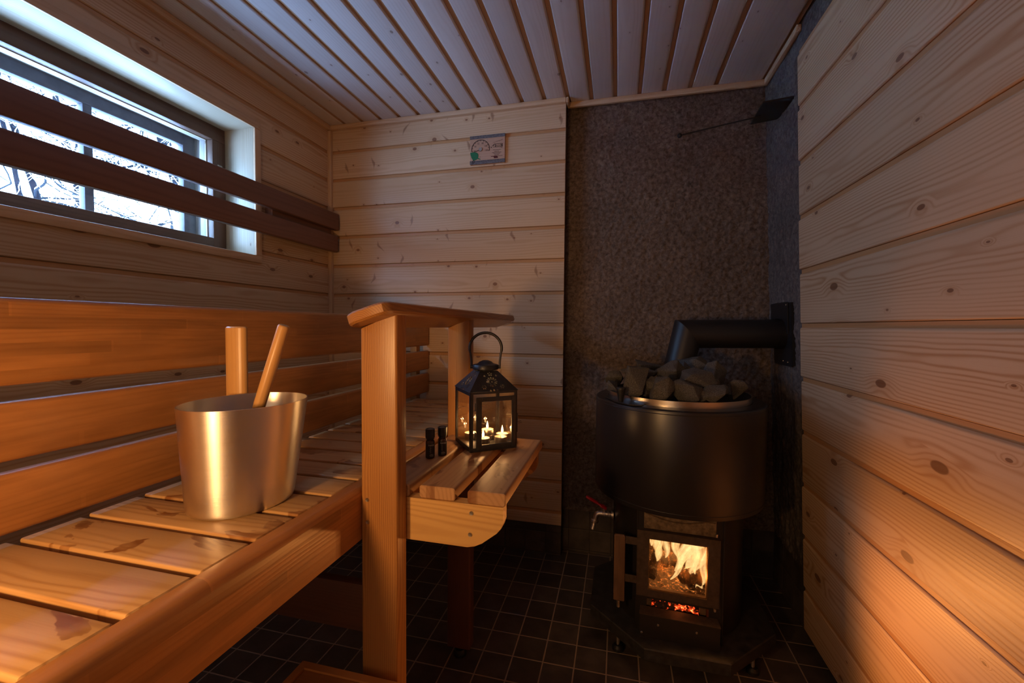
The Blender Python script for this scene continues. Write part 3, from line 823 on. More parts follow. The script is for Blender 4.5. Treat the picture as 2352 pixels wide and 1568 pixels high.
# ------------------------------------------------------------------ lantern
LC = Vector((.1339, -.6695, ZP+.0004)); la = math.atan2(.0839, .1072)
t = thing('candle_lantern', LC, 'black metal lantern with glass sides, pierced roof and ring handle', 'lantern', rz=la)
hs = .0705
mb = MB(); box(mb, -hs, hs, -hs, hs, 0, .012, r=.0015)
mk('base', mb, M['lamp_metal'], t, local=True)
mb = MB(); ZT = .166
for sx in (-1, 1):
    for sy_ in (-1, 1):
        x0 = sx*hs; y0 = sy_*hs
        box(mb, min(x0, x0-sx*.009), max(x0, x0-sx*.009), min(y0, y0-sy_*.0015), max(y0, y0-sy_*.0015), .012, ZT, axis='z', r=0)
        box(mb, min(x0, x0-sx*.0015), max(x0, x0-sx*.0015), min(y0, y0-sy_*.009), max(y0, y0-sy_*.009), .012, ZT, axis='z', r=0)
for sx in (-1, 1):
    box(mb, min(sx*hs, sx*(hs-.0015)), max(sx*hs, sx*(hs-.0015)), -hs+.009, hs-.009, ZT-.010, ZT, r=0)
box(mb, -hs+.009, hs-.009, hs-.0015, hs, ZT-.010, ZT, r=0)
box(mb, -hs+.009, hs-.009, -hs, -hs+.0015, ZT-.006, ZT, r=0)
mk('frame', mb, M['lamp_metal'], t, local=True)
# door at the -y side
mb = MB(); dx0, dx1, dz0, dz1 = -.054, .064, .006, .152; yy0, yy1 = -hs-.0045, -hs-.0005
box(mb, dx0, dx0+.016, yy0, yy1, dz0, dz1, axis='z', r=.001); box(mb, dx1-.012, dx1, yy0, yy1, dz0, dz1, axis='z', r=.001)
box(mb, dx0+.016, dx1-.012, yy0, yy1, dz0, dz0+.014, r=.001); box(mb, dx0+.016, dx1-.012, yy0, yy1, dz1-.013, dz1, r=.001)
d = mk('door', mb, M['lamp_metal'], t, local=True)
mb = MB(); box(mb, dx0+.014, dx1-.010, -hs-.0030, -hs-.0020, dz0+.012, dz1-.011, r=0); mk('glass', mb, M['lglass'], d, local=True)
for z in (.035, .115): mk('hinge', tube(MB(), [(dx0-.003, -hs-.003, z), (dx0-.003, -hs-.003, z+.022)], .0018, 8), M['lamp_metal'], t, local=True)
mb = MB(); tube(mb, [(hs+.001, -hs+.002, .075), (hs+.012, -hs, .077), (hs+.014, -hs-.002, .072), (hs+.003, -hs-.002, .071)], .0007, 6); box(mb, hs, hs+.0025, -hs, -hs+.004, .045, .10, r=.0005)
mk('catch', mb, M['lamp_metal'], t, local=True)
for q in (0, 1, 2):
    mb = MB(); box(mb, -hs+.004, hs-.004, hs-.0030, hs-.0020, .012, ZT-.002, r=0)
    mb.xf(Matrix.Rotation(PI/2*(q-1), 4, 'Z')); mk('glass', mb, M['lglass'], t, local=True)
# pierced roof panels
def pierced(w0, w1, h):
    """trapezoid with a rosette cut through it, as a filled 2D curve with holes"""
    c = bpy.data.curves.new('r', 'CURVE'); c.dimensions = '2D'; c.fill_mode = 'BOTH'; c.extrude = .0005
    def sp(pts):
        s_ = c.splines.new('POLY'); s_.points.add(len(pts)-1); s_.use_cyclic_u = True
        for p, q in zip(s_.points, pts): p.co = (q[0], q[1], 0, 1)
    sp([(-w0/2, 0), (w0/2, 0), (w1/2, h), (-w1/2, h)])
    def petal(cx, cy, a, r0, r1, w):
        ca, sa = math.cos(a), math.sin(a); P = []
        r0 *= 1.42*K; r1 *= 1.42*K; w *= 1.42*K; cx, cy = cx*K, .0315+(cy-.0315)*K
        for u, v in ((r0, 0), (r0+(r1-r0)*.55, w*.5), (r1, w*.62), (r1+w*.3, 0), (r1, -w*.62), (r0+(r1-r0)*.55, -w*.5)):
            P.append((cx+u*ca-v*sa, cy+u*sa+v*ca))
        sp(P)
    cx, cy, K = 0, .0315, 1.2
    sp([(cx+.0022*math.cos(a), cy+.0022*math.sin(a)) for a in [2*PI*i/8 for i in range(8)]])
    for i in range(12): petal(cx, cy, 2*PI*i/12, .0036, .0092, .0026)
    for i in range(5): petal(cx, cy+.0228, i*2*PI/5+PI/2, .0012, .0036, .0020)
    for sx in (-1, 1):
        for i in range(6): petal(cx+sx*.0225, cy-.0135, 2*PI*i/6, .0012, .0038, .0018)
        petal(cx+sx*.0085, cy-.0205, -PI/2, .0, .0030, .0030)
        petal(cx+sx*.0125, cy+.0155, PI/4+(sx < 0)*PI/2, .0, .0030, .0030)
    petal(cx, cy-.0195, -PI/2, .0, .0032, .0030)
    o = bpy.data.objects.new('r', c); COL.objects.link(o)
    dg = bpy.context.evaluated_depsgraph_get(); me = bpy.data.meshes.new_from_object(o.evaluated_get(dg))
    vs = [v.co.copy() for v in me.vertices]; fs = [tuple(p.vertices) for p in me.polygons]
    bpy.data.objects.remove(o); bpy.data.curves.remove(c); bpy.data.meshes.remove(me)
    return vs, fs
hr = .0270; rise = .0525; ro = hs+.002
sl = math.hypot(ro-hr, rise)
vs, fs = pierced(2*ro, 2*hr, sl)
ang = math.atan2(rise, ro-hr)
for q in range(4):
    mb = MB(); mb.add(vs, fs)
    mb.xf(Matrix.Rotation(PI/2*q, 4, 'Z') @ Matrix.Translation((0, -ro, ZT)) @ Matrix.Rotation(ang, 4, 'X'))
    mk('roof_panel', mb, M['lamp_metal'], t, local=True, smooth=20)
mb = MB(); lathe(mb, [(.024, ZT+rise-.006), (.0245, ZT+rise+.002), (.0365, ZT+rise+.003), (.0380, ZT+rise+.005), (.0380, ZT+rise+.0145), (.0365, ZT+rise+.017), (.024, ZT+rise+.0200), (.018, ZT+rise+.0255), (.008, ZT+rise+.0295), (.0001, ZT+rise+.0300)], seg=40)
mk('cap', mb, M['lamp_metal'], t, local=True)
# ring handle facing the camera
ha = -la + .22
mb = MB(); pts = []
zb = ZT+rise+.010
for i in range(37):
    a = -.34+(PI+.68)*i/36
    pts.append((.0470*math.cos(a), 0, zb+.0545+.0455*math.sin(a)))
pts = [(.0415, 0, zb), (.0415, 0, zb+.014)]+pts+[(-.0415, 0, zb+.014), (-.0415, 0, zb)]
tube(mb, pts, [.0041 if 3 < i < len(pts)-4 else .0032 for i in range(len(pts))], 12)
for sx in (-1, 1): lathe(mb, [(0.0001, -.004), (.0052, -.004), (.0052, .004), (.0001, .004)], seg=14, m=Matrix.Rotation(PI/2, 3, 'Y'), c=(sx*.0405, 0, zb))
mb.xf(Matrix.Rotation(ha, 4, 'Z')); mk('handle', mb, M['lamp_metal'], t, local=True)

def tealight(loc, lit, label):
    t = thing('tealight', loc, label, 'candle', 'tealights inside the lantern')
    mb = MB(); lathe(mb, [(.0001, 0), (.0185, 0), (.0190, .001), (.0190, .016), (.0185, .016), (.0183, .004), (.0001, .003)], seg=32)
    mk('cup', mb, M['cup'], t, local=True)
    mb = MB(); lathe(mb, [(.0001, .0035), (.0180, .0045), (.0181, .0150), (.012, .0140), (.0001, .0138)], seg=32); tube(mb, [(0, 0, .0135), (0, 0, .018)], .0008, 6)
    mk('wax', mb, M['wax'], t, local=True)
    if lit:
        mb = MB(); lathe(mb, [(.0001, .0165), (.0022, .019), (.0034, .023), (.0030, .028), (.0016, .034), (.0001, .040)], seg=16)
        mk('flame', mb, M['cflame'], t, local=True)
        light('candle_light', 'POINT', Vector(loc)+Vector((0, 0, .030)), .42, (1, .50, .18), .004)
zl = LC.z+.0125
mb = MB(); lathe(mb, [(.0001, 0), (.019, 0), (.0195, .012), (.0001, .012)], seg=28)
tealight((.135, -.652, zl+.0125), True, 'lit tealight raised in the middle of the lantern')
mb.xf(Matrix.Translation((.135, -.652, zl))); mk('candle_riser', mb, M['cup'], label='small metal cup under the middle tealight', cat='cup')
tealight((.139, -.705, zl), True, 'lit tealight nearest the front corner of the lantern')
tealight((.183, -.677, zl), False, 'unlit tealight at the right inside the lantern')
tealight((.178, -.640, zl), True, 'extra lit tealight at the right rear, in place of a glass reflection')  # added candle, stands in for a flame mirrored in the rear pane
tealight((.085, -.657, zl), True, 'extra lit tealight at the left, in place of a glass reflection')  # another added candle, imitating the mirrored flame on the left

# ------------------------------------------------------------------ thermometer
TX0, TZ1, TW, TH = -.187, 1.981, .172, .132
def TP(u, v, dy=0):
    s_ = (u-555)/1030; vt = 505-143*s_; vb = 1332-117*s_; q = (v-vt)/(vb-vt)
    return Vector((TX0+TW*s_, YB-.0135-dy, TZ1-TH*q))
t = thing('sauna_thermometer', (TX0+TW/2, YB-.007, TZ1-TH), 'small wooden wall thermometer with green leaf and round scale', 'thermometer')
mk('board', box(MB(), TX0, TX0+TW, YB-.0130, YB-.0005, TZ1-TH, TZ1, r=.0015), M['tboard'], t)
for z0, z1 in ((TZ1-.0145, TZ1+.0005), (TZ1-TH-.0005, TZ1-TH+.0165)):
    mk('weathered_band', box(MB(), TX0-.0003, TX0+TW+.0003, YB-.0145, YB-.0129, z0, z1, r=.0005), M['bark'], t)
def flat(mb, pts, dy, th_=.0008):
    n = len(pts); V = [Vector(p)-Vector((0, dy, 0)) for p in pts]; V2 = [v-Vector((0, th_, 0)) for v in V]
    mb.add(V+V2, [tuple(range(n)), tuple(range(2*n-1, n-1, -1))]+[(i, (i+1) % n, n+(i+1) % n, n+i) for i in range(n)])
ac = TP(870, 870); R_ = .0455
mb = MB()
def arcp(a, r): return Vector((ac.x+r*math.cos(a), ac.y, ac.z+r*math.sin(a)))
A0, A1 = math.radians(190), math.radians(-11); N = 40
for i in range(N):
    a, b = A0+(A1-A0)*i/N, A0+(A1-A0)*(i+1)/N
    flat(mb, [arcp(a, R_), arcp(b, R_), arcp(b, R_-.0028), arcp(a, R_-.0028)], 0)
for i in range(11):
    a = A0+(A1-A0)*i/10; da = .022
    flat(mb, [arcp(a-da, R_-.002), arcp(a+da, R_-.002), arcp(a+da, R_-.0075), arcp(a-da, R_-.0075)], 0)
mk('scale_arc', mb, M['ink'], t, smooth=20)
for k, tx in enumerate(('20', '40', '60', '80', '100', '120')):
    a = A0+(A1-A0)*k/5; p = arcp(a, R_-.0155 if k < 4 else R_-.0165)
    mb = MB(); put_text(mb, tx, .0105, lambda v, p=p: (p.x+v.x, p.y-.0006, p.z-.0036+v.y))
    mk('numeral', mb, M['ink'], t)
mb = MB(); put_text(mb, 'C', .009, lambda v: (TP(865, 1110).x+v.x, ac.y-.0006, TP(865, 1110).z+v.y)); mk('numeral', mb, M['redm'], t)
mb = MB(); e_ = TP(655, 972); flat(mb, [ac+Vector((0, 0, .0012)), ac-Vector((0, 0, .0012)), e_-Vector((0, 0, .0006)), e_+Vector((0, 0, .0006))], .001); mk('pointer', mb, M['ink'], t, smooth=20)
mb = MB(); lathe(mb, [(.0092, 0), (.0092, .003), (.0085, .0038), (.0001, .0038)], seg=28, m=Matrix.Rotation(PI/2, 3, 'X'), c=ac); mk('hub', mb, M['screw'], t)
mb = MB(); flat(mb, [TP(u, v) for u, v in ((565, 985), (600, 975), (680, 960), (750, 965), (800, 1000), (808, 1060), (797, 1125), (872, 1150), (866, 1172), (780, 1150), (740, 1185), (680, 1203), (640, 1190), (605, 1130), (575, 1050))], .0005)
mk('leaf_ornament', mb, M['green'], t, smooth=20)
mb = MB(); q0 = TP(662, 1240)
tube(mb, [q0+Vector((.0052*math.cos(a), -.001, .0058*math.sin(a))) for a in [2*PI*i/16 for i in range(17)]], .0011, 6); tube(mb, [TP(650, 1280)-Vector((0, .001, 0)), TP(640, 1300)-Vector((0, .001, 0)), TP(615, 1302)-Vector((0, .001, 0))], .0012, 6)
mk('leaf_stem', mb, M['ink'], t)
mb = MB(); rs = random.Random(3)
# little drawing of a cabin with smoke: beams, roof and bushes as ink strokes
def stroke(u0, v0, u1, v1, w=8):
    d_ = Vector((u1-u0, v1-v0)); L_ = d_.length or 1; nx_, ny_ = -d_.y/L_*w/2, d_.x/L_*w/2
    flat(mb, [TP(u0+nx_, v0+ny_), TP(u1+nx_, v1+ny_), TP(u1-nx_, v1-ny_), TP(u0-nx_, v0-ny_)], .0003, .0004)
for a_ in ((1290, 690, 1510, 668, 9), (1310, 700, 1310, 790, 20), (1320, 782, 1515, 762, 10), (1510, 670, 1512, 750, 18), (1470, 690, 1490, 745, 26), (1360, 710, 1360, 765, 8), (1400, 705, 1400, 760, 9), (1430, 710, 1445, 750, 14), (1290, 690, 1230, 745, 16), (1335, 725, 1350, 745, 9)): stroke(*a_)
for i in range(26):
    u = rs.uniform(1175, 1290); v = 770+rs.uniform(-35, 35)-(u-1230)*.25; stroke(u, v, u+rs.uniform(-14, 14), v+rs.uniform(-14, 14), rs.uniform(5, 11))
for i in range(24):
    q = i/23; u = 1240+q*270; v = 660-q*110+rs.uniform(-12, 12); stroke(u, v, u+rs.uniform(4, 18), v-rs.uniform(0, 12), rs.uniform(3, 8))
for i in range(14): u = rs.uniform(1465, 1525); v = rs.uniform(775, 815); stroke(u, v, u+8, v-5, 4)
mk('cabin_drawing', mb, M['ink'], t, smooth=20)
mb = MB()
for uc, v, w in ((1350, 858, 225), (1345, 903, 140), (1340, 938, 255), (1345, 972, 190), (1345, 1008, 125), (1440, 1036, 140)):
    u = uc-w/2
    while u < uc+w/2:
        L_ = rs.uniform(7, 15); stroke(u, v-(u-uc)*.12+rs.uniform(-3, 3), u+L_, v-(u+L_-uc)*.12+rs.uniform(-3, 3), rs.uniform(9, 14)); u += L_+rs.uniform(2, 6)
mk('caption', mb, M['ink'], t, smooth=20)
mb = MB(); flat(mb, [TP(u, v) for u, v in ((1178, 1062), (1260, 1052), (1290, 1040), (1362, 1040), (1388, 1100), (1275, 1116), (1252, 1072), (1180, 1076))], .0005)
mk('ladle_mark', mb, M['redm'], t, smooth=20)
mb = MB(); lathe(mb, [(.0020, 0), (.0015, .001), (.0001, .0012)], seg=12, m=Matrix.Rotation(PI/2, 3, 'X'), c=TP(1060, 560)); mk('nail', mb, M['screw'], t)

# ------------------------------------------------------------------ the stove
SR = -math.radians(3.0)
SO = Vector((.722, -.235, .10))
hp = thing('hearth_plate', (.725, -.233, 0), 'octagonal black hearth slab on four small feet under the stove', 'hearth plate')
mb = MB(); R8 = .295/math.cos(PI/8); V = []
for z, s_ in ((.060, .99), (.063, 1.0), (.097, 1.0), (.100, .99)):
    for i in range(8): a = PI/8+i*PI/4; V.append((.725+R8*s_*math.cos(a), -.233+R8*s_*math.sin(a), z))
F = [tuple(range(8))[::-1], tuple(range(24, 32))]+[(k*8+i, k*8+(i+1) % 8, (k+1)*8+(i+1) % 8, (k+1)*8+i) for k in range(3) for i in range(8)]
mb.add(V, F); mk('slab', mb, M['plate'], hp, smooth=20)
for fx, fy in ((.526, -.419), (.937, -.412), (.526, -.04), (.93, -.04)):
    mb = MB(); lathe(mb, [(0, .0595), (.0055, .0595), (.0055, .020), (.012, .019), (.0185, .012), (.019, .003), (.016, 0), (.0001, 0)], c=(fx, fy, 0), seg=24)
    f = mk('foot', mb, M['rubber'], hp)
    mb = MB(); lathe(mb, [(.006, .021), (.006, .0595)], c=(fx, fy, 0), seg=16); mk('bolt', mb, M['brass'], f)
stv = thing('wood_stove', SO+Vector((0, 0, .0005)), 'black round wood burning sauna stove with water tank, stone basket and glass door', 'stove', rz=SR)
L = dict(parent=stv, local=True)
RB = .218; ga = math.radians(36)
mb = MB(); lathe(mb, [(RB, 0), (RB, .405)], seg=72, a0=-PI/2+ga, a1=1.5*PI-ga)
mk('body', mb, M['blk'], **L)
# firebox behind the door: outer box, brick lining
fx = RB*math.sin(ga)
mb = MB(); box(mb, -fx-.004, -fx, -.215, -.175, 0, .400, r=0); box(mb, fx-.004, fx, -.215, -.175, 0, .400, r=0); box(mb, -fx, fx-.004, -.212, -.208, .330, .405, r=0); box(mb, -fx, -.098, -.212, -.208, 0, .330, r=0); box(mb, .088, fx-.004, -.212, -.208, 0, .330, r=0)
box(mb, -.098, .088, -.214, -.208, .106, .124, r=0)
mk('front_plate', mb, M['blk'], **L)
mb = MB(); box(mb, -.110, .103, -.2165, -.2125, .337, .400, r=.001); mk('sooty_panel', mb, M['soot'], **L)
mb = MB(); pts = [(-.105+.205*i/20, -.2175-.0, .388-.020*math.sin(PI*min(1, i/20*1.15)/1.0*.9)) for i in range(21)]
tube(mb, pts, .0022, 6); mk('rope_seal', mb, M['brick'], **L)
mb = MB(); box(mb, -.112, -.100, -.205, .06, .04, .345, r=0); box(mb, .090, .102, -.205, .06, .04, .345, r=0); box(mb, -.112, .102, .05, .062, .04, .345, r=0); box(mb, -.112, .102, -.205, .06, .335, .347, r=0)
mk('firebrick_lining', mb, M['brick'], **L)
mb = MB(); box(mb, -.099, .089, -.205, .05, .108, .118, r=.001); mk('grate', mb, M['brick'], **L)
# door
mb = MB(); dx0, dx1, dz0, dz1 = -.130, .114, .121, .334; gx0, gx1, gz0, gz1 = -.095, .079, .144, .3105; Y0, Y1 = -.2290, -.2120
for a in ((dx0, gx0, dz0, dz1), (gx1, dx1, dz0, dz1), (gx0, gx1, dz0, gz0), (gx0, gx1, gz1, dz1)):
    box(mb, a[0], a[1], Y0, Y1, a[2], a[3], r=.0)
dr = mk('door', mb, M['door'], smooth=20, **L)
mb = MB()
for a in ((gx0-.001, gx0+.003, gz0, gz1), (gx1-.003, gx1+.001, gz0, gz1), (gx0, gx1, gz0-.001, gz0+.004), (gx0, gx1, gz1-.003, gz1+.001)):
    box(mb, a[0], a[1], Y0+.0025, Y1-.001, a[2], a[3], r=0)
mk('glass_rim', mb, M['brick'], dr, local=True)
mb = MB(); box(mb, gx0, gx1, Y0+.0002, Y0+.0010, gz0, gz1, r=0); mk('glass', mb, M['fglass'], dr, local=True)
for z in (.345, .112): mk('hinge_pin', lathe(MB(), [(.0001, 0), (.004, .000), (.004, .009), (.0001, .009)], seg=12, c=(.103, -.222, z-.004)), M['brass'], dr, local=True)
# wooden door handle on two straps, left of the door
for z in (.283, .158): mk('strap', box(MB(), -.166, -.129, -.2290, -.2255, z, z+.024, r=0), M['door'], dr, local=True, smooth=20)
mb = MB(); prism(mb, rr(-.202, -.167, -.2320, -.2190, .002), 'z', .089, .309, .004); mb.G = [(v[2], v[0]+.18, v[1]) for v in mb.V]
mk('handle', mb, M['oldwood'], dr, local=True)
mb = MB(); lathe(mb, [(.0001, 0), (.006, 0), (.006, .022), (.0001, .022)], seg=16, c=(-.186, -.222, .066)); mk('knob', mb, M['brass'], dr, local=True)
# ash box
mb = MB(); box(mb, -.118, .116, -.2455, -.2425, 0, .0730, r=0); box(mb, -.118, -.115, -.2425, -.2105, 0, .073, r=0); box(mb, .113, .116, -.2425, -.2105, 0, .073, r=0)
ab = mk('ash_box', mb, M['blk'], smooth=20, **L)
mb = MB(); V = [(-.120, -.2465, .0735), (.118, -.2465, .0735), (.112, -.2125, .0800), (-.117, -.2125, .0800)]
mb.add(V+[(x, y, z-.002) for x, y, z in V], [(0, 1, 2, 3), (7, 6, 5, 4), (0, 4, 5, 1), (1, 5, 6, 2), (2, 6, 7, 3), (3, 7, 4, 0)]); mk('ledge', mb, M['door'], ab, local=True, smooth=20)
for x, z in ((-.063, .045), (.050, .045), (-.112, .012)): mk('rivet', lathe(MB(), [(.004, 0), (.003, .002), (.0001, .0025)], seg=10, m=Matrix.Rotation(PI/2, 3, 'X'), c=(x, -.2455, z)), M['screw'], ab, local=True)
for x in (-.100, .062): mk('side_brick', box(MB(), x, x+.018, -.2085, -.190, .081, .107, r=.001), M['brick'], **L)
# water tank
TO = Vector((-.004, 0, 0)); R = .283; z0, z1 = .405, .7335
mb = MB(); lathe(mb, [(.05, z0), (R-.006, z0), (R-.001, z0+.002), (R, z0+.007), (R, z1-.010), (R-.0015, z1-.004), (R-.006, z1-.0005), (R-.012, z1), (.240, z1+.0015)], seg=128, c=TO)
tk = mk('water_tank', mb, M['blk'], **L)
for zz in (z1-.014, z0+.014): mk('tank_seam', lathe(MB(), [(R+.0004, zz), (R+.0010, zz+.0012), (R+.0004, zz+.0024)], seg=96, c=TO), M['blk2'], tk, local=True)
mb = MB(); lathe(mb, [(.239, z1+.001), (.239, z1+.0215), (.2365, z1+.0220), (.2350, z1+.0205), (.2350, z1+.001)], seg=96, c=TO)
mk('steel_ring', mb, M['steel'], **L)
mb = MB(); lathe(mb, [(.2345, z1+.018), (.215, z1-.02), (.16, z1-.05), (.0001, z1-.055)], seg=64, c=TO)
mk('stone_basket', mb, M['blk2'], **L)
# filler lid with black knob lying on the tank rim
def sl_(x, y): return ((x-SO.x)*math.cos(SR)+(y-SO.y)*math.sin(SR), -(x-SO.x)*math.sin(SR)+(y-SO.y)*math.cos(SR))
mb = MB(); pts = [sl_(*p) for p in ((.470, -.330), (.492, -.255), (.520, -.330), (.606, -.405), (.586, -.470), (.548, -.468), (.505, -.420))]
V = [(x, y, z1+.0022) for x, y in pts]+[(x, y, z1+.0046) for x, y in pts]; n = len(pts)
mb.add(V, [tuple(range(n))[::-1], tuple(range(n, 2*n))]+[(i, (i+1) % n, n+(i+1) % n, n+i) for i in range(n)])
ld = mk('tank_lid', mb, M['blk2'], smooth=20, **L)
kx, ky = sl_(.5225, -.418)
mb = MB(); lathe(mb, [(.0001, z1+.004), (.0075, z1+.004), (.0080, z1+.006), (.0150, z1+.044), (.0155, z1+.048), (.0140, z1+.051), (.0001, z1+.053)], seg=32, c=(kx, ky, 0))
mk('knob', mb, M['rubber'], ld, local=True)
# tap on the left of the body
tp = thing('water_tap', (.498, -.255, .39), 'nickel plated water tap with red lever on the left of the stove', 'tap')
def wpt(x, y, z): return Vector((x, y, z))
mb = MB()
mY = Matrix.Rotation(-PI/2, 3, 'Y')
lathe(mb, [(.0001, -.004), (.0185, -.004), (.0190, 0), (.0185, .003), (.012, .004), (.0130, .016), (.0105, .018), (.0105, .026), (.0125, .027), (.0125, .029), (.0105, .030), (.0105, .033), (.0125, .034), (.0125, .036), (.0105, .037), (.0100, .052)], seg=28, m=mY, c=(.501, -.262, .390))
tube(mb, [(.456, -.262, .390), (.450, -.262, .3893), (.4445, -.262, .386), (.4405, -.263, .379), (.437, -.264, .364)], [.0100, .0106, .0108, .0100, .0088], 18)
mk('valve_body', mb, M['brass'], tp)
mb = MB(); dn = Vector((-.22, -.03, -1)).normalized(); q_ = Vector((.437, -.264, .366)); rm = dn.to_track_quat('Z', 'Y').to_matrix()
lathe(mb, [(.0001, 0), (.0135, 0), (.0145, .001), (.0145, .009), (.0120, .009), (.0055, .009), (.0055, .014)]+[z for k in range(4) for z in ((.0058, .016+k*.0055), (.0082, .0200+k*.0055), (.0055, .0203+k*.0055))]+[(.0050, .040), (.0001, .040)], seg=24, m=rm, c=q_)
mk('hose_nozzle', mb, M['brass'], tp)
mb = MB(); tube(mb, [(.469, -.262, .398), (.469, -.262, .412)], .006, 14); lathe(mb, [(.0001, 0), (.0035, 0), (.0035, .004), (.0001, .004)], seg=6, c=(.469, -.262, .419)); mk('spindle', mb, M['brass'], tp)
mb = MB(); n0 = 0
P_ = [(.474, .409), (.466, .4215), (.4525, .424), (.410, .4455), (.405, .444)]
rows = [(.479, .4100, .010, .006), (.468, .4165, .0125, .007), (.458, .4190, .012, .006), (.452, .4240, .0085, .005), (.440, .4300, .0080, .0058), (.420, .4400, .0085, .0062), (.407, .4460, .0080, .0058), (.403, .4475, .005, .0035)]
V = []; 
for x, z, w, h in rows:
    for a in range(12): an = 2*PI*a/12; V.append((x+.4*h*math.sin(an)*.4, -.262+w*math.cos(an), z+h*math.sin(an)))
F = [(k*12+i, k*12+(i+1) % 12, (k+1)*12+(i+1) % 12, (k+1)*12+i) for k in range(len(rows)-1) for i in range(12)]+[tuple(range(12))[::-1], tuple(range((len(rows)-1)*12, len(rows)*12))]
mb.add(V, F); mk('lever', mb, M['red'], tp)

# fire: embers, logs, flames
def inst(x, y, z): # stove local to world
    c_, s_ = math.cos(SR), math.sin(SR); return Vector((SO.x+x*c_-y*s_, SO.y+x*s_+y*c_, SO.z+z))
mb = MB(); V = []; F = []; nx, ny = 40, 24
for j in range(ny+1):
    for i in range(nx+1):
        x = -.085+.145*i/nx; y = -.203+.06*j/ny; V.append(inst(x, y, .078+.030*j/ny+.007*noise.noise(Vector((x*90, y*90, 0)))))
for j in range(ny):
    for i in range(nx): a = j*(nx+1)+i; F.append((a, a+1, a+nx+2, a+nx+1))
mb.add(V, F); mk('ember_bed', mb, M['ember'], label='glowing red embers below the stove door', cat='embers', kind='stuff')
mb = MB(); V = []; F = []
for j in range(ny+1):
    for i in range(nx+1):
        x = -.098+.186*i/nx; y = -.200+.24*j/ny; V.append(inst(x, y, .126+.010*noise.noise(Vector((x*60, y*60, 5)))+.02*j/ny))
for j in range(ny):
    for i in range(nx): a = j*(nx+1)+i; F.append((a, a+1, a+nx+2, a+nx+1))
mb.add(V, F); 
s = NT('ash'); n = s.noise(s.obj(), 70, 4, .7); s.set(Base_Color=s.mix(s.mr(n, .35, .65), (.02, .012, .008), (.11, .070, .040)), Roughness=.9); s.bump(n, .8, .004)
s.l(s.mix(s.mr(n, .55, .7), (0, 0, 0), (1, .35, .08)), s.p.inputs['Emission Color']); s.set(Emission_Strength=1.0); M['ash'] = s.m
mk('ash_bed', mb, M['ash'], label='pale glowing ash on the floor of the firebox', cat='ash', kind='stuff')
s = NT('charred_log'); n = s.noise(s.obj(), 60, 4, .7); v_ = s.n('TexVoronoi'); s.l(s.obj(), v_.inputs['Vector']); v_.inputs['Scale'].default_value = 130
k = s.mr(n, .50, .66); s.set(Base_Color=s.mix(k, (.010, .007, .005), (.09, .045, .02)), Roughness=.85); s.bump(n, 1.0, .004)
s.l(s.mix(s.mr(v_.outputs['Distance'], .15, .5), (1, .45, .12), (0, 0, 0)), s.p.inputs['Emission Color']); s.l(s.ma('MULTIPLY', s.mr(n, .56, .64), .9), s.p.inputs['Emission Strength']); M['char'] = s.m
def log(p0, p1, r, label):
    mb = MB(); p0, p1 = inst(*p0), inst(*p1); N = 8
    pts = [p0.lerp(p1, i/N)+Vector((0, 0, .002*math.sin(i*1.7))) for i in range(N+1)]
    tube(mb, pts, [r*(1+.14*math.sin(i*2.3)) for i in range(N+1)], 14)
    for v in mb.V: v += Vector([noise.noise(v*55+Vector((k_*7, 0, 0)))*.006 for k_ in range(3)])
    mk('burning_log', mb, M['char'], label=label, cat='log', group='charred logs burning in the stove')
log((-.085, -.185, .165), (-.055, -.08, .200), .017, 'charred upright log stub at the left behind the stove glass')
log((.010, -.165, .170), (.075, -.13, .150), .024, 'charred log at the right behind the stove glass')
log((-.05, -.05, .150), (.05, -.01, .165), .024, 'charred log lying at the back of the firebox')
fl = thing('fire', inst(0, -.12, .14), 'bright yellow orange flames behind the stove glass', 'fire')
def flame(base, tip, w, bend, seedv, n=14, flatn=.35):
    b, t_ = Vector(base), Vector(tip); d_ = (t_-b); side = Vector((d_.z, 0, -d_.x)).normalized(); V = []; G = []
    for i in range(n+1):
        q = i/n; c = b.lerp(t_, q)+side*(bend*math.sin(q*PI*1.1)+.006*math.sin(q*9+seedv))
        ww = w*(math.sin(PI*min(1, q*.985+.015))**.75)*(1-.45*q)+.0004
        for k in range(14):
            a = 2*PI*k/14
            V.append(inst(*(c+side*ww*math.cos(a)+Vector((0, 1, 0))*ww*flatn*math.sin(a))))
            G.append((q*1.7+seedv, math.cos(a)*1.1, math.sin(a)*.6+seedv*3))
    F = [(i*14+k, i*14+(k+1) % 14, (i+1)*14+(k+1) % 14, (i+1)*14+k) for i in range(n) for k in range(14)]
    mb = MB(); mb.add(V, F, G, (seedv % 1, 0, 0)); return mb
FL = [((-.026, -.175, .160), (.064, -.165, .335), .012, .006), ((-.015, -.160, .185), (.078, -.150, .345), .020, .010), ((.010, -.150, .19), (.060, -.140, .350), .028, -.006),
      ((.040, -.160, .175), (.080, -.155, .335), .024, .006), ((.030, -.130, .18), (.050, -.120, .350), .034, .010), ((.068, -.185, .165), (.080, -.185, .325), .016, .004), ((.005, -.120, .20), (.000, -.11, .350), .020, -.006),
      ((-.062, -.17, .215), (-.046, -.165, .350), .011, -.006), ((-.060, -.165, .215), (-.090, -.16, .350), .012, .006), ((-.066, -.15, .20), (-.072, -.15, .34), .020, .004), ((-.090, -.15, .25), (-.080, -.15, .35), .016, .003), ((.050, -.19, .156), (.078, -.19, .172), .005, .001),
      ((.055, -.175, .19), (.060, -.170, .345), .018, -.010), ((.020, -.175, .20), (.075, -.175, .30), .007, .004), ((-.04, -.10, .19), (-.045, -.10, .33), .018, .01)]
for i, (b, t_, w, bd) in enumerate(FL):
    mk('flame', flame(b, t_, w, bd, i*1.37+.4), M['flame'], fl, smooth=80)

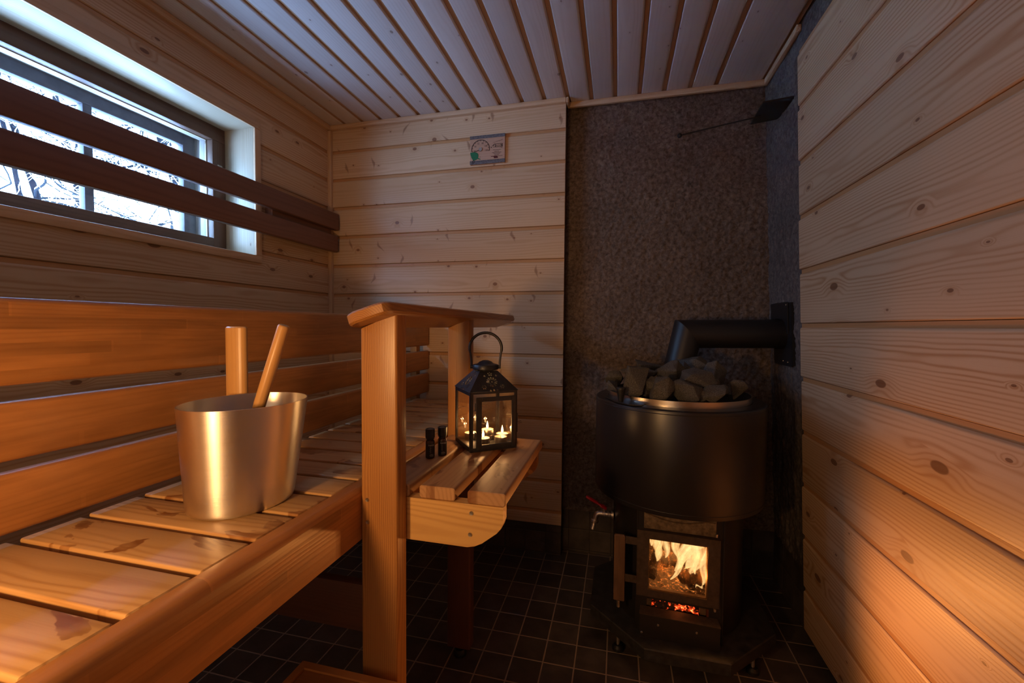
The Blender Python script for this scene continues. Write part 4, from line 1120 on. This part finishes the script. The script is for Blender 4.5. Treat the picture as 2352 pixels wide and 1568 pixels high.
# stove pipe
pp = thing('stove_pipe', (.78, .0, .90), 'black elbowed stove pipe running from the stove into the right wall', 'pipe')
R = .0565
def cyl(mb, c0, c1, r, n0, n1, seg=48):
    """cylinder c0-c1 whose ends are cut by planes with normals n0, n1"""
    c0, c1 = Vector(c0), Vector(c1); d = (c1-c0).normalized(); u = d.orthogonal().normalized(); w = d.cross(u); V = []
    for c, n_ in ((c0, Vector(n0)), (c1, Vector(n1))):
        for i in range(seg):
            a = 2*PI*i/seg; o = (u*math.cos(a)+w*math.sin(a))*r
            V.append(c+o-d*(o.dot(n_)/d.dot(n_)))
    mb.add(V, [(i, (i+1) % seg, seg+(i+1) % seg, seg+i) for i in range(seg)])
A = Vector((.735, -.060, .865)); Bp = Vector((.777, -.035, 1.058)); Cc = Vector((1.146, .012, 1.062))
d1 = (Bp-A).normalized(); d2 = (Cc-Bp).normalized(); nm = (d1+d2).normalized()
mb = MB(); cyl(mb, A, Bp, R, d1, nm); mk('lower_section', mb, M['blk2'], pp)
mb = MB(); cyl(mb, Bp, Cc, R, nm, d2); mk('upper_section', mb, M['blk2'], pp)
mb = MB(); cyl(mb, Cc-d2*.035, Cc, R+.0025, d2, d2); mk('collar', mb, M['blk2'], pp)
def wx(z): return 1.187-.044*z
for nm_, (ya, yb_, za, zb_, off) in (('upper', (-.062, .115, 1.062, 1.183, .006)), ('lower', (-.080, .100, .940, 1.075, .002))):
    mb = MB(); V = []
    for o_ in (off, off+.003):
        for y_, z_ in ((ya, za), (yb_, za), (yb_, zb_), (ya, zb_)): V.append((wx(z_)-o_-.004, y_, z_))
    mb.add(V, [(3, 2, 1, 0), (4, 5, 6, 7), (0, 1, 5, 4), (1, 2, 6, 5), (2, 3, 7, 6), (3, 0, 4, 7)]); mk('wall_plate', mb, M['blk2'], pp, smooth=20)
mb = MB(); V = []
for o_ in (-.012, .0055):
    for y_, z_ in ((-.092, .945), (.10, .945), (.10, 1.18), (-.084, 1.18)): V.append((wx(z_)-o_-.003, y_, z_))
mb.add(V, [(3, 2, 1, 0), (4, 5, 6, 7), (0, 1, 5, 4), (1, 2, 6, 5), (2, 3, 7, 6), (3, 0, 4, 7)]); mk('backing', mb, M['rubber'], pp, smooth=20)
for y_, z_, o_ in ((-.050, 1.172, .010), (-.045, .955, .006), (.002, .957, .006)):
    mb = MB(); lathe(mb, [(.0035, 0), (.0028, .002), (.0001, .0025)], seg=12, m=Matrix.Rotation(-PI/2, 3, 'Y'), c=(wx(z_)-o_-.0032, y_, z_))
    mk('screw', mb, M['screw'], pp)

# flue damper high on the chimney
dm = thing('flue_damper', (1.06, -.03, 1.90), 'black flue damper plate with a long ball ended rod high on the right', 'damper')
mb = MB(); V = [(1.012, .060, 1.900), (1.008, -.112, 1.900), (1.104, -.130, 1.900), (1.104, .035, 1.900)]
mb.add(V+[(x, y, z+.006) for x, y, z in V], [(3, 2, 1, 0), (4, 5, 6, 7), (0, 1, 5, 4), (1, 2, 6, 5), (2, 3, 7, 6), (3, 0, 4, 7)]); mk('plate', mb, M['blk2'], dm, smooth=20)
mb = MB(); tube(mb, [(1.03, -.010, 1.898), (1.012, -.008, 1.897), (.90, -.006, 1.8815), (.742, -.003, 1.858)], .0028, 10); mk('rod', mb, M['blk2'], dm)
mb = MB(); lathe(mb, [(.0001, -.0095)]+[(.0095*math.cos(a), .0095*math.sin(a)) for a in [-1.2+2.4*i/10 for i in range(11)]]+[(.0001, .0095)], seg=20, c=(.738, -.003, 1.857)); mk('ball', mb, M['rubber'], dm)

# stones
def rock(i, c, w, h, label):
    rs = random.Random(100+i); bm = bmesh.new(); dpt = max(w, h)*rs.uniform(.7, .95)
    for k in range(11):
        v = Vector([rs.gauss(0, 1) for _ in range(3)]).normalized()
        v = Vector((v.x*w*.64, v.y*dpt*.62, v.z*h*.64))*rs.uniform(.9, 1.1)
        bm.verts.new(v)
    r = bmesh.ops.convex_hull(bm, input=bm.verts)
    bmesh.ops.delete(bm, geom=[g_ for g_ in r['geom_interior'] if isinstance(g_, bmesh.types.BMVert)], context='VERTS')
    bmesh.ops.bevel(bm, geom=list(bm.edges), offset=min(w, h)*.022, segments=1, affect='EDGES')
    bmesh.ops.triangulate(bm, faces=bm.faces)
    bmesh.ops.subdivide_edges(bm, edges=list(bm.edges), cuts=3, use_grid_fill=True)
    for v in bm.verts: v.co += v.co.normalized()*(noise.noise(v.co*120+Vector((i, 0, 0)))*.0018+noise.noise(v.co*40+Vector((i, 0, 0)))*.002)
    me = bpy.data.meshes.new('heater_stone'); 
    zmin = min(v.co.z for v in bm.verts)
    for v in bm.verts: v.co.z -= zmin
    bm.to_mesh(me); bm.free(); me.materials.append(M['stone'])
    for p in me.polygons: p.use_smooth = True
    me.set_sharp_from_angle(angle=math.radians(28))
    o = bpy.data.objects.new('heater_stone', me); COL.objects.link(o); o.location = Vector(c)+Vector((0, 0, zmin))
    o.rotation_euler = (0, 0, 0)
    tag(o, label, 'stone', 'rough grey stones heaped on the stove')
RK = [((.5003, -.20, .8846), .066, .058, 'stone at the far left edge of the heap, in shade'), ((.500, -.28, .8700), .055, .044, 'small stone just behind the black lid knob'), ((.5705, -.36, .8959), .100, .110, 'large slanted stone at the left front of the heap'),
      ((.5627, -.21, .9280), .065, .055, 'stone behind the large slanted left one'), ((.6318, -.17, .9375), .118, .050, 'flat stone at the back, left of the pipe'), ((.6121, -.25, .9213), .074, .040, 'wedge shaped stone with bright top edge, upper left'),
      ((.6875, -.27, .9139), .092, .092, 'rounded stone at the upper middle, in front of the pipe'), ((.6283, -.36, .8894), .045, .058, 'narrow stone squeezed left of the pointed front stone'), ((.6479, -.42, .8810), .080, .086, 'pointed stone at the front, left of centre'),
      ((.724, -.42, .8759), .092, .072, 'broad stone at the front centre'), ((.7647, -.35, .9066), .104, .080, 'big stone with pale rim right of centre'), ((.7881, -.13, .9343), .142, .062, 'long flat stone at the back, right of the pipe'),
      ((.8545, -.25, .9145), .090, .088, 'large stone at the upper right of the heap'), ((.8103, -.41, .8724), .084, .058, 'blocky stone at the right front'), ((.8912, -.33, .8739), .062, .066, 'stone at the far right, leaning on the steel rim'),
      ((.7416, -.2, .9200), .056, .064, 'small stone wedged behind the two upper stones'), ((.8181, -.33, .8940), .040, .044, 'small stone between the two large right stones'), ((.7691, -.41, .8640), .045, .036, 'low stone in the gap right of the front centre stone')]
for i, (c, w, h, lab) in enumerate(RK): rock(i, c, w, h, lab)
rs = random.Random(5)
mb = MB()
for i in range(26):
    a = rs.uniform(0, 2*PI); r_ = .19*math.sqrt(rs.random()); x, y = SO.x+r_*math.cos(a), SO.y+r_*math.sin(a)
    s_ = rs.uniform(.022, .032); k = [Vector([rs.gauss(0, 1) for _ in range(3)]).normalized()*s_ for _ in range(6)]
    V = [(x+s_, y, .86), (x-s_, y, .858), (x, y+s_, .862), (x, y-s_, .86), (x, y, .86+s_*1.1), (x, y, .86-s_)]
    mb.add(V, [(0, 2, 4), (2, 1, 4), (1, 3, 4), (3, 0, 4), (2, 0, 5), (1, 2, 5), (3, 1, 5), (0, 3, 5)])
mk('stone_fill', mb, M['stone'], label='dark mass of smaller stones deep in the stove basket', cat='stones', kind='stuff')

# ------------------------------------------------------------------ outside: snow and trees
mb = MB(); V = []; F = []; nx, ny = 50, 50
for j in range(ny+1):
    for i in range(nx+1):
        x = -6.5-14*i/nx; y = -8+28*j/ny
        V.append((x, y, .2+.10*abs(x+6.5)**1.25+.35*noise.noise(Vector((x*.5, y*.5, 0)))))
for j in range(ny):
    for i in range(nx): a = j*(nx+1)+i; F.append((a, a+1, a+nx+2, a+nx+1))
mb.add(V, F); mk('snow_bank', mb, M['snow'], smooth=180, label='white snow covered slope outside the window', cat='snow', kind='stuff')
def grow(tw, snw, p, d, L_, r, depth, rs):
    pts = [p]; n = 6
    for i in range(n):
        d = (d+Vector((rs.gauss(0, .26), rs.gauss(0, .26), rs.gauss(0, .22)))).normalized(); p = p+d*L_/n; pts.append(p)
    rad = [r*(1-.45*i/n) for i in range(n+1)]
    tube(tw, pts, rad, 5 if depth < 3 else 4, cap=False)
    if rs.random() < .5:
        tube(snw, [q+Vector((0, 0, rad[i]*1.1+.004)) for i, q in enumerate(pts)], [max(.003, rad[i]*rs.uniform(.7, 1.5))*(.2+.8*math.sin(PI*i/n)) for i in range(n+1)], 4, cap=False)
    if depth >= 5: return
    for k in range(3 if depth < 4 else 2):
        i = rs.choice([1, 2, 3, 4, 5, 6]); ax = Vector((rs.gauss(0, 1), rs.gauss(0, 1), rs.gauss(0, .5))).normalized()
        nd = (d*.55+ax*.75).normalized()
        if depth > 1: nd.z -= .12
        grow(tw, snw, pts[i], nd, L_*rs.uniform(.55, .8), rad[i]*rs.uniform(.45, .62), depth+1, rs)
def tree(loc, h, r, seed, label, levels):
    rs = random.Random(seed); t = thing('snowy_tree', loc, label, 'tree', 'snow laden trees outside the window')
    tr = MB(); sn = MB(); tw = MB(); L0 = Vector(loc)
    pts = [L0+Vector((.10*math.sin(i*.9+seed), .12*math.sin(i*.7), h*i/10)) for i in range(11)]
    tube(tr, pts, [r*(1-.06*i) for i in range(11)], 12)
    tube(sn, [q+Vector((.3*r, -.75*r, 0)) for q in pts], [r*.38*(1-.05*i) for i in range(11)], 8)
    for k in range(levels):
        i = rs.randint(3, 9); a = rs.uniform(0, 2*PI)
        grow(tw, sn, pts[i], Vector((math.cos(a), math.sin(a), rs.uniform(-.1, .5))).normalized(), rs.uniform(.7, 1.2), min(.018, r*.2), 1, rs)
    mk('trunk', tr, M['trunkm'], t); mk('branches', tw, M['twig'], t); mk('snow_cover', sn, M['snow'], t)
tree((-3.75, 1.45, .4), 4.2, .14, 11, 'snowy tree with thick purple grey trunk at the right of the window', 34)
tree((-4.6, .78, .5), 4.2, .05, 23, 'thin snowy tree seen left of the window mullion', 34)
tree((-6.2, 2.05, .8), 4.6, .07, 35, 'snowy tree farther back between the other two', 34)
tree((-4.0, .42, .3), 3.9, .03, 47, 'slender snowy sapling near the window mullion', 26)
